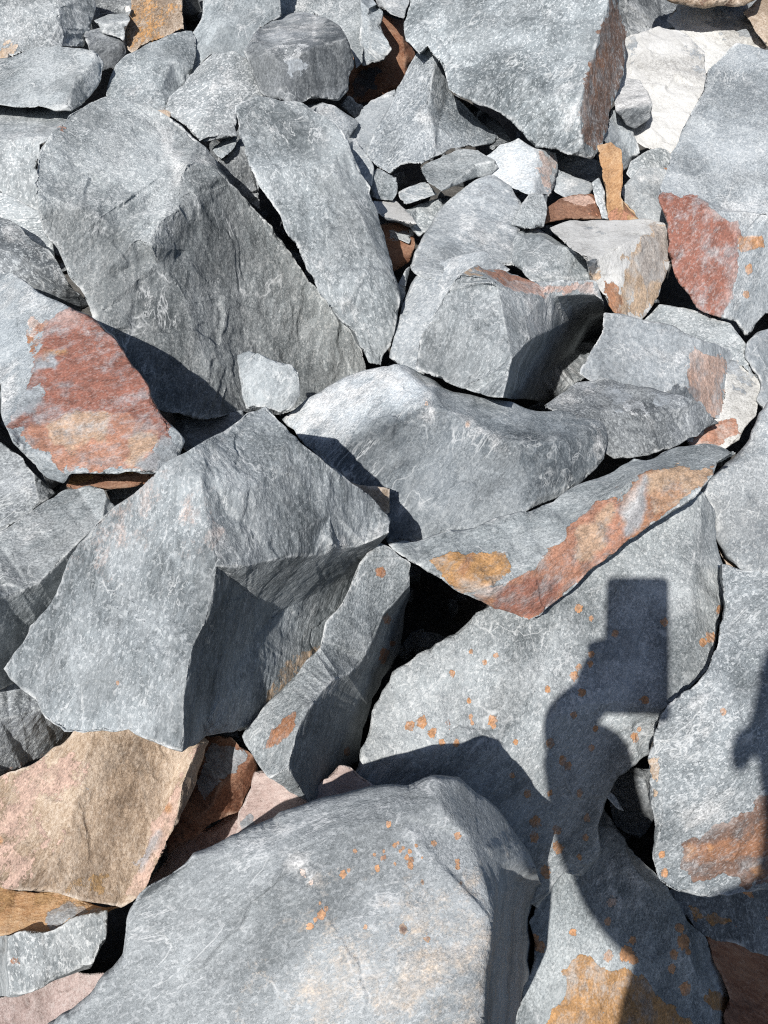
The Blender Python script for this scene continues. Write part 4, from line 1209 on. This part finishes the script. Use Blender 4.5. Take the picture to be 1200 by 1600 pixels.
rock('rock', "tall ridged grey rock at the top edge beside the dark rounded boulder", .985, 'slate',
 "326,-60 442,-60 440,25 408,45 402,110 385,112 366,98 330,85 296,128 294,95 300,52 316,20",
 """-10,18: 326,-60 365,-60 362,0 345,40 330,85 296,128 294,95 300,52 316,20
 10,16: 365,-60 442,-60 440,25 408,45 402,110 385,112 366,98 330,85 345,40 362,0""", "white .45 6: 355,0 372,20 375,50 362,30", thick=.2, soft=1, rough=.9)
rock('boulder', "dark rounded boulder at the top with a pale dusty cap", .955, 'dark',
 "378,80 392,55 408,42 440,25 490,21 532,40 549,70 555,105 546,142 530,160 490,156 465,167 435,157 410,152 394,122",
 """-6,46: 408,42 440,25 490,21 532,40 540,62 505,68 470,84 455,58 420,80 392,55
 -14,2: 378,80 392,55 420,80 455,58 470,84 452,110 450,157 435,157 410,152 394,122
 26,4: 470,84 505,68 540,62 532,40 549,70 555,105 546,142 530,160 490,156 465,167 450,157 452,110""",
 "tone .7 8: 378,80 420,75 450,68 500,62 540,62 556,105 546,142 490,156 412,152\nwhite .55 14: 400,45 440,28 490,24 525,40 470,60 430,72\ngrey .6 10: 440,70 470,60 480,100 450,120\nwhite .5 3: 486,22 496,24 495,64 486,62", thick=.2, soft=2, rough=.9, grain=85)  # tone lowers the front below the cap, its shade put into the colour
rock('rock', "pale grey rock at the top edge behind the dark rounded boulder", 1.03, 'slate',
 "436,-60 572,-60 568,20 567,98 556,108 545,70 530,42 490,24 440,28",
 """-6,24: 436,-60 572,-60 568,20 567,98 556,108 545,70 530,42 490,24 440,28""", "white .5 14: 440,0 520,0 500,22 450,26", thick=.18, soft=1, rough=.7)
rock('stone', "bright small grey stone at the top edge over the brown crevice", 1.03, 'pale',
 "563,0 580,-4 600,20 594,40 600,55 614,76 600,96 566,104", "", "", auto=(10, 14), thick=.1, soft=0, rough=.7, cat='stone')
rock('rock', "white grey rock at the top edge beside the big boulder with the brown red side", 1.02, 'pale',
 "566,-60 650,-60 640,5 633,30 610,22 590,10", "", "white .6 10: 580,-20 630,-10 632,24 600,14", auto=(-4, 30), thick=.14, soft=0, rough=.7)
rock('rock', "dark brown rock deep in the crevice between the two top boulders", 1.14, 'rust',
 "560,60 598,22 640,30 650,85 632,128 592,158 545,165 538,140",
 "", "dusk .9 8: 540,130 580,100 590,110 560,160", auto=(20, 0), thick=.14, soft=0, rough=.8)
rock('rock', "light veined rock left of the tall diagonal slab's top", .985, 'slate',
 "255,175 264,152 302,110 332,84 366,79 388,92 400,116 416,150 372,166 368,202 312,222 288,196",
 """-6,30: 255,175 264,152 302,110 332,84 335,130 325,170 312,222 288,196
 8,24: 332,84 366,79 388,92 400,116 416,150 372,166 368,202 312,222 325,170 335,130""", "white .6 4: 325,140 335,120 340,150 330,178\nwhite .4 12: 350,120 390,130 380,155 350,150\ndusk .5 6: 342,100 360,92 362,105 348,110", thick=.16, soft=1, rough=.95)
rock('stone', "small tan pebble resting on the upper left boulder's top edge", .955, 'tan',
 "234,180 240,171 258,168 270,175 269,184 252,186 238,185", "", "pink .4 4: 238,175 265,175 262,183 240,183", auto=(-4, 26), thick=.03, soft=2, rough=.4, cat='stone')
rock('stone', "small dark stone between the light veined rock and the tall diagonal slab", 1.0, 'dark',
 "308,218 325,202 342,194 366,192 374,212 345,218 318,222", "", "", auto=(10, 10), thick=.06, soft=0, rough=.7, cat='stone')
rock('rock', "dark folded rock sunk in the crevice left of the tall diagonal slab", 1.08, 'dark',
 "338,262 342,240 376,215 398,250 408,330 392,318 345,278", "", "white .5 4: 345,242 370,225 372,235 350,250", auto=(20, 0), thick=.12, soft=0, rough=.9)
rock('stone', "whitish stone capping the very large upper left boulder's right shoulder", .975, 'pale',
 "246,195 262,188 282,196 312,222 338,250 345,262 322,250 292,258 282,285 268,268 256,235", "", "white .6 10: 250,195 280,200 285,260 270,262", auto=(4, 26), thick=.07, soft=1, rough=.9, cat='stone')
rock('stone', "small pale stone right of the tall diagonal slab's top corner", 1.0, 'pale',
 "476,166 495,158 522,164 562,190 552,206 545,222 528,212 508,186", "", "white .6 6: 480,165 520,166 525,178 500,178", auto=(6, 28), thick=.08, soft=0, rough=.8, cat='stone')
rock('stone', "bright flat grey stone left of the sharp upright rock", 1.03, 'pale',
 "542,220 552,186 580,156 618,139 612,168 592,212 570,245 556,240", "-6,34: 542,220 552,186 580,156 618,139 612,168 592,212 570,245 556,240", "white .6 4: 580,154 618,139 614,150 590,160", thick=.1, soft=0, rough=.6, cat='stone')
rock('stone', "pale rubbly stone along the tall diagonal slab's upper right edge", 1.0, 'pale',
 "540,215 556,215 572,240 585,262 582,292 565,280 552,250", "", "", auto=(0, 24), thick=.06, soft=0, rough=1.0, cat='stone')
rock('stone', "blue grey stone in shade above the bright flat grey stone", 1.08, 'dark',
 "528,165 545,148 572,168 556,190", "", "", auto=(10, 10), thick=.06, soft=0, rough=.6, cat='stone')
# ------------------------------------------------------------------ ground and the rubble between the rocks
S8, C8 = math.sin(math.radians(8)), math.cos(math.radians(8))
def pile_z(x, y):
    return 1.35 + (S8 * y - 0.85) / C8
def sstep(a, b, v):
    t = np.clip((v - a) / (b - a), 0, 1)
    return t * t * (3 - 2 * t)
def out_of_frame(x, y):
    half = 0.43 + 0.28 * np.clip(y, 0, 2.2)
    return np.maximum(sstep(half + 0.02, half + 0.16, np.abs(x)), sstep(2.22, 2.45, y))
def ground_z(x, y):
    top = pile_z(x, np.clip(y, -1, 3.4)) - 0.42 + 0.25 * out_of_frame(x, y)
    m = sstep(-0.22, 0.04, y) * (1 - sstep(3.4, 5.2, y)) * (1 - sstep(1.7, 3.0, np.abs(x)))
    m = m * np.where(out_of_frame(x, y) > 0, 0.5 + 0.5 * sstep(-.1, .5, y), 1)
    return np.maximum(top, 0) * m
def axis(n, reach, near):
    t = np.linspace(-1, 1, n)
    return np.sign(t) * (near * np.abs(t) * 2 + (reach - near * 2) * np.abs(t) ** 5)
gx_, gy_ = axis(201, 600, 2.0), axis(201, 600, 2.0) + 1.0
GX, GY = np.meshgrid(gx_, gy_)
gp = np.stack([GX.ravel(), GY.ravel()], 1)
gz_ = ground_z(gp[:, 0], gp[:, 1]) + 0.012 * fbm(np.concatenate([gp * 4, gp[:, :1] * 0], 1), 3) - 0.006
GP = np.concatenate([gp, gz_[:, None]], 1)
ii = np.arange(200 * 201).reshape(200, 201)[:, :200].ravel()
GT = np.concatenate([np.stack([ii, ii + 1, ii + 202], 1), np.stack([ii, ii + 202, ii + 201], 1)])
def dust_material():
    m = bpy.data.materials.new("grey_brown_quarry_dust")
    m.use_nodes = True
    nt = m.node_tree
    bs = nt.nodes['Principled BSDF']
    tc = N(nt, 'ShaderNodeTexCoord')
    a = noise(nt, tc.outputs['Object'], 3, 6, 0.65)
    b = noise(nt, tc.outputs['Object'], 60, 5, 0.7)
    t = mathn(nt, 'MULTIPLY_ADD', b, 0.55, mathn(nt, 'MULTIPLY', a, 0.45))
    nt.links.new(ramp(nt, t, [(0.35, (.05, .047, .043)), (0.5, (.10, .095, .087)), (0.66, (.19, .18, .165))]), bs.inputs['Base Color'])
    bs.inputs['Roughness'].default_value = 0.95
    bp = N(nt, 'ShaderNodeBump')
    bp.inputs['Distance'].default_value = 0.02
    bp.inputs['Strength'].default_value = 0.7
    nt.links.new(b, bp.inputs['Height'])
    nt.links.new(bp.outputs[0], bs.inputs['Normal'])
    return m
g = link_mesh('ground', GP, GT, dust_material())
g['kind'] = 'structure'
g['label'] = "grey brown quarry ground rising into the mound under the rocks"

# broken rubble too small and too many to count: one object
rs = np.random.RandomState(5)
ico_v, ico_f = [], []
ph = (1 + 5 ** .5) / 2
for a, b in ((-1, ph), (1, ph), (-1, -ph), (1, -ph)):
    ico_v += [(a, b, 0), (0, a, b), (b, 0, a)]
ico_v = np.array(ico_v) / math.hypot(1, ph)
for i in range(12):
    for j in range(12):
        for k in range(12):
            if i < j < k and all(np.linalg.norm(ico_v[p] - ico_v[q]) < 1.1 for p, q in ((i, j), (j, k), (i, k))):
                nrm = np.cross(ico_v[j] - ico_v[i], ico_v[k] - ico_v[i])
                ico_f.append((i, j, k) if nrm @ ico_v[i] > 0 else (i, k, j))
ico_f = np.array(ico_f)
RP, RT, cnt = [], [], 0
for n in range(6500):
    x, y = rs.uniform(-2.9, 2.9), rs.uniform(-0.15, 5.0)
    o = float(out_of_frame(np.array(x), np.array(y)))
    if o > 0.6:
        r = rs.uniform(0.04, 0.15) * (1 if rs.rand() < .6 else .5)
        if y < 0.3:
            r *= 0.5
    elif n % 2:
        x, y = rs.uniform(-1.0, 1.0), rs.uniform(0.0, 2.3)
        o = float(out_of_frame(np.array(x), np.array(y)))
        r = rs.uniform(0.012, 0.05)
    else:
        r = rs.uniform(0.015, 0.05)
    v = ico_v * (1.12 + 0.10 * rs.normal(size=(12, 1)))
    for _ in range(8):
        d = rs.normal(size=3)
        d /= np.linalg.norm(d)
        h = v @ d
        v = v - np.maximum(h - rs.uniform(.45, .8), 0)[:, None] * d
    v = v * np.array((1, rs.uniform(.6, 1), rs.uniform(.4, .9)))
    qq = np.linalg.qr(rs.normal(size=(3, 3)))[0]
    if np.linalg.det(qq) < 0:
        qq[:, 0] *= -1
    v = v @ qq * r + np.array((x, y, float(ground_z(np.array(x), np.array(y))) + r * 0.35))
    RP.append(v)
    RT.append(ico_f + cnt)
    cnt += 12
rub = link_mesh('rubble', np.concatenate(RP), np.concatenate(RT), MATS['dark'],
                attrs={'stain': ('FLOAT_COLOR', np.zeros((cnt, 4))), 'wear': ('FLOAT', np.zeros(cnt)), 'tone': ('FLOAT', np.ones(cnt))}, smooth_shade=False)
rub.color = (1, 1, 1, 1)
rub['kind'] = 'stuff'
rub['label'] = "loose angular grey rubble in the gaps between the rocks"
# ------------------------------------------------------------------ the photographer whose shadow falls on the rocks
def plain(name, col, rough=0.8, scale=200, var=0.25, metal=0.0):
    m = bpy.data.materials.new(name)
    m.use_nodes = True
    nt = m.node_tree
    bs = nt.nodes['Principled BSDF']
    tc = N(nt, 'ShaderNodeTexCoord')
    a = noise(nt, tc.outputs['Object'], scale, 4, 0.6)
    lo, hi = tuple(c * (1 - var) for c in col), tuple(min(1, c * (1 + var)) for c in col)
    nt.links.new(ramp(nt, a, [(0.35, lo), (0.65, hi)]), bs.inputs['Base Color'])
    bs.inputs['Roughness'].default_value = rough
    bs.inputs['Metallic'].default_value = metal
    return m
SKIN = plain("skin", (.42, .26, .18), .55, 90, .1)
SHIRT = plain("shirt_cloth", (.08, .10, .15), .9, 400)
TROUSER = plain("trouser_cloth", (.05, .055, .06), .9, 400)
HAIR = plain("dark_hair", (.02, .016, .013), .6, 300, .4)
SHOE = plain("shoe_leather", (.03, .025, .02), .6, 120)
GLASS_B = plain("phone_black", (.012, .012, .014), .25, 50, .1)
EYE = plain("eye_white", (.7, .68, .65), .3, 50, .05)
LIP = plain("lip_skin", (.36, .15, .12), .5, 90, .1)

person = bpy.data.objects.new("person", None)
COL.objects.link(person)
FEET = np.array((0.02, -0.53, 0.0))
person.location = FEET
person['label'] = "person standing behind the camera in dark clothes, holding up a phone"
person['category'] = "person"

def skinned(name, chains, mat, sub=2, parent=person):
    """one continuous surface grown round joint chains: [(x, y, z, radius[, radius_y]), ...]; equal points are shared joints"""
    vs, rad, ed, idx = [], [], [], {}
    for ch in chains:
        last = None
        for p in ch:
            k = tuple(round(c, 4) for c in p[:3])
            if k not in idx:
                idx[k] = len(vs)
                vs.append(Vector(p[:3]) - Vector(FEET))
                rad.append((p[3], p[4] if len(p) > 4 else p[3]))
            if last is not None:
                ed.append((last, idx[k]))
            last = idx[k]
    me = bpy.data.meshes.new(name)
    me.from_pydata(vs, ed, [])
    ob = bpy.data.objects.new(name, me)
    COL.objects.link(ob)
    ob.parent = parent
    ob.modifiers.new("skin", 'SKIN').use_smooth_shade = True
    for i, sv in enumerate(me.skin_vertices[0].data):
        sv.radius = rad[i]
        sv.use_root = i == 0
    s = ob.modifiers.new("subdivision", 'SUBSURF')
    s.levels = s.render_levels = sub
    me.materials.append(mat)
    return ob

BX, BY = .02, -.555
sh_l, el_l, wr_l = (BX - .15, BY + .055, 1.335), (-.127, -.285, 1.262), (-.078, -.075, 1.185)
sh_r, el_r, wr_r = (BX + .165, BY + .055, 1.335), (BX + .25, BY + .03, 1.07), (BX + .235, BY + .12, .845)
hd = (.028, -.345, 1.56)
ua_l = (-.140, -.39, 1.285)
ua_r = (BX + .212, BY + .043, 1.20)
fa_r = (BX + .243, BY + .07, .96)
def legs(k, hip, knee, shin, ank):
    return [[(BX, BY, .89) + hip[0], (BX + s * .095, BY, .82) + hip[1], (BX + s * .105, BY + .01, .50) + knee, (BX + s * .11, BY - .01, .30) + shin, (BX + s * .11, BY - .02, .10) + ank] + ([(BX + s * .11, BY + .04, .05, .036), (BX + s * .112, BY + .13, .035, .028)] if k else []) for s in (-1, 1)]
body_ch = [
    [(BX, BY, .89, .13, .10), (BX, BY + .01, 1.05, .125, .09), (BX, BY + .03, 1.22, .14, .095), (BX, BY + .055, 1.345, .07, .055), (BX + .005, BY + .105, 1.415, .046), (.030, -.385, 1.49, .048), hd + (.078, .092), (.028, -.35, 1.625, .062, .08)],
    [(BX, BY + .055, 1.345, .07, .055), (BX - .08, BY + .055, 1.345, .050), sh_l + (.046,), ua_l + (.044,), el_l + (.038,), (-.105, -.18, 1.225, .033), wr_l + (.034, .030)],
    [(BX, BY + .055, 1.345, .07, .055), (BX + .09, BY + .055, 1.345, .050), sh_r + (.046,), ua_r + (.044,), el_r + (.038,), fa_r + (.034,), wr_r + (.026, .022)],
] + legs(True, ((.09, .07), (.065,)), (.055,), (.052,), (.036,))
# left hand closed round the phone's left edge, right hand relaxed
def L(dx, dy, dz):                                     # phone frame: x right, y down the phone, z towards the scene
    return tuple(CAM + RIGHT * dx + DOWN * dy + FWD * dz)
palm_l = L(-.074, .118, -.022)
body_ch.append([wr_l + (.034, .030), palm_l + (.024, .016), L(-.073, .085, -.020) + (.020, .013)])
for k, (dy, ln) in enumerate(((.078, 1.0), (.096, 1.08), (.114, 1.03), (.131, .85))):
    r = .0088 - .0006 * k
    body_ch.append([palm_l + (.024, .016), L(-.080, dy, -.012) + (r + .002,), L(-.079, dy - .002, .008) + (r,), L(-.079 + .026 * ln, dy - .006, .012) + (r,), L(-.079 + .046 * ln, dy - .008, .008) + (r * .85,)])
body_ch.append([palm_l + (.024, .016), L(-.070, .112, -.030) + (.012,), L(-.048, .092, -.027) + (.0105,), L(-.030, .078, -.0235) + (.0085,)])
wr = np.array(wr_r)
palm_r = tuple(wr + np.array((-.004, .028, -.062)))
body_ch.append([wr_r + (.026, .022), palm_r + (.018, .032), tuple(np.array(palm_r) + (-.002, .012, -.028)) + (.013, .030)])
for k, ln in enumerate((.072, .080, .075, .058)):
    o = np.array(palm_r) + (-.002, .036 - .019 * k, -.030)
    body_ch.append([palm_r + (.018, .032), tuple(o) + (.0095,), tuple(o + (-.006, .006, -ln * .5)) + (.0088,), tuple(o + (-.020, .012, -ln * .82)) + (.008,), tuple(o + (-.034, .014, -ln)) + (.007,)])
body_ch.append([palm_r + (.018, .032), tuple(np.array(palm_r) + (-.014, .034, .010)) + (.012,), tuple(np.array(palm_r) + (-.024, .054, -.018)) + (.0105,), tuple(np.array(palm_r) + (-.030, .060, -.042)) + (.0085,)])
skinned('body', body_ch, SKIN)
skinned('shirt', [
    [(BX, BY, .80, .160, .128), (BX, BY, .90, .152, .120), (BX, BY + .01, 1.05, .143, .105), (BX, BY + .03, 1.22, .158, .110), (BX, BY + .055, 1.335, .115, .088), (BX + .004, BY + .09, 1.395, .054)],
    [(BX, BY + .055, 1.335, .115, .088), (BX - .08, BY + .055, 1.345, .078), sh_l + (.060,), ua_l + (.054,), el_l + (.050,), (-.088, -.18, 1.222, .056), (-.074, -.12, 1.20, .052)],
    [(BX, BY + .055, 1.335, .115, .088), (BX + .09, BY + .055, 1.345, .078), sh_r + (.063,), ua_r + (.056,), el_r + (.050,), fa_r + (.044,), (BX + .237, BY + .108, .875, .038)]], SHIRT)
tr = legs(False, ((.146, .115), (.098,)), (.072,), (.066,), (.060,))
skinned('trousers', [[(BX, BY, .95, .140, .108)] + tr[0], tr[1]], TROUSER)
for x in (BX - .11, BX + .11):
    skinned('shoe', [[(x, BY - .04, .05, .050), (x, BY + .04, .048, .048), (x, BY + .12, .038, .044, .034), (x, BY + .17, .032, .030, .024)]], SHOE)

def ball(name, c, s, mat, parent, clip=None, n=20):
    vs, fs = [], []
    for i in range(n + 1):
        for j in range(2 * n):
            t, p = math.pi * i / n, math.pi * j / n
            v = np.array((math.sin(t) * math.cos(p), math.sin(t) * math.sin(p), math.cos(t)))
            if clip:
                v = clip(v)
            vs.append(np.array(c) + v * np.array(s) - FEET)
    for i in range(n):
        for j in range(2 * n):
            a, b = i * 2 * n + j, i * 2 * n + (j + 1) % (2 * n)
            fs += [(a, a + 2 * n, b), (b, a + 2 * n, b + 2 * n)]
    ob = link_mesh(name, np.array(vs), np.array(fs), mat, parent=parent)
    return ob
def hair_clip(v):
    low = -0.15 if v[1] < 0.2 else 0.42 + 0.2 * v[1]
    return np.array((v[0], v[1], max(v[2], low))) * (1 + 0.02 * math.sin(23 * v[0]) * math.cos(19 * v[1]))
ball('hair', (.028, -.358, 1.585), (.080, .100, .094), HAIR, person, hair_clip)
ball('nose', (.028, -.258, 1.545), (.014, .020, .022), SKIN, person, n=10)
ball('mouth', (.028, -.268, 1.507), (.024, .010, .008), LIP, person, n=10)
for s in (-1, 1):
    e = ball('eye', (.028 + s * .031, -.270, 1.568), (.013, .010, .009), EYE, person, n=10)
    ball('iris', (.028 + s * .031, -.2625, 1.566), (.0055, .004, .0055), HAIR, e, n=8)
    ball('ear', (.028 + s * .078, -.352, 1.550), (.010, .020, .031), SKIN, person, n=10)

# the phone: its lens is the camera's place
phone = bpy.data.objects.new("phone", None)
COL.objects.link(phone)
phone.location = L(-.030, .070, -.008)
phone['label'] = "dark phone held up in the photographer's left hand"
phone['category'] = "phone"
def slab(name, cx, cy, cz, hx, hy, hz, rad, mat, parent):
    prof = []
    for q, (sx, sy) in enumerate(((1, 1), (-1, 1), (-1, -1), (1, -1))):
        for k in range(6):
            a = math.radians(90 * q + 18 * k)
            prof.append((cx + sx * (hx - rad) + rad * math.cos(a), cy + sy * (hy - rad) + rad * math.sin(a)))
    vs = []
    for z, ins in ((cz - hz, .0015), (cz - hz * .5, 0), (cz + hz * .5, 0), (cz + hz, .0015)):
        for (x, y) in prof:
            f = 1 - ins / hx
            vs.append(np.array(L(cx + (x - cx) * f, cy + (y - cy) * f, z)))
    n, fs = len(prof), []
    for r in range(3):
        for j in range(n):
            a, b = r * n + j, r * n + (j + 1) % n
            fs += [(a, a + n, b), (b, a + n, b + n)]
    for j in range(1, n - 1):
        fs += [(0, j, j + 1), (3 * n, 3 * n + j + 1, 3 * n + j)]
    vs = np.array(vs) - np.array(phone.location)
    o = link_mesh(name, vs, np.array(fs), mat, smooth_shade=False)
    o.parent = parent
    return o
slab('case', -.030, .070, -.008, .0390, .0815, .0045, .009, GLASS_B, phone)
slab('screen', -.030, .070, -.0129, .0355, .0775, .0003, .006, GLASS_B, phone)
slab('camera_bump', -.012, .014, -.0022, .016, .022, .0012, .006, SHOE, phone)
print("ROCK TRIANGLES", NTRI)
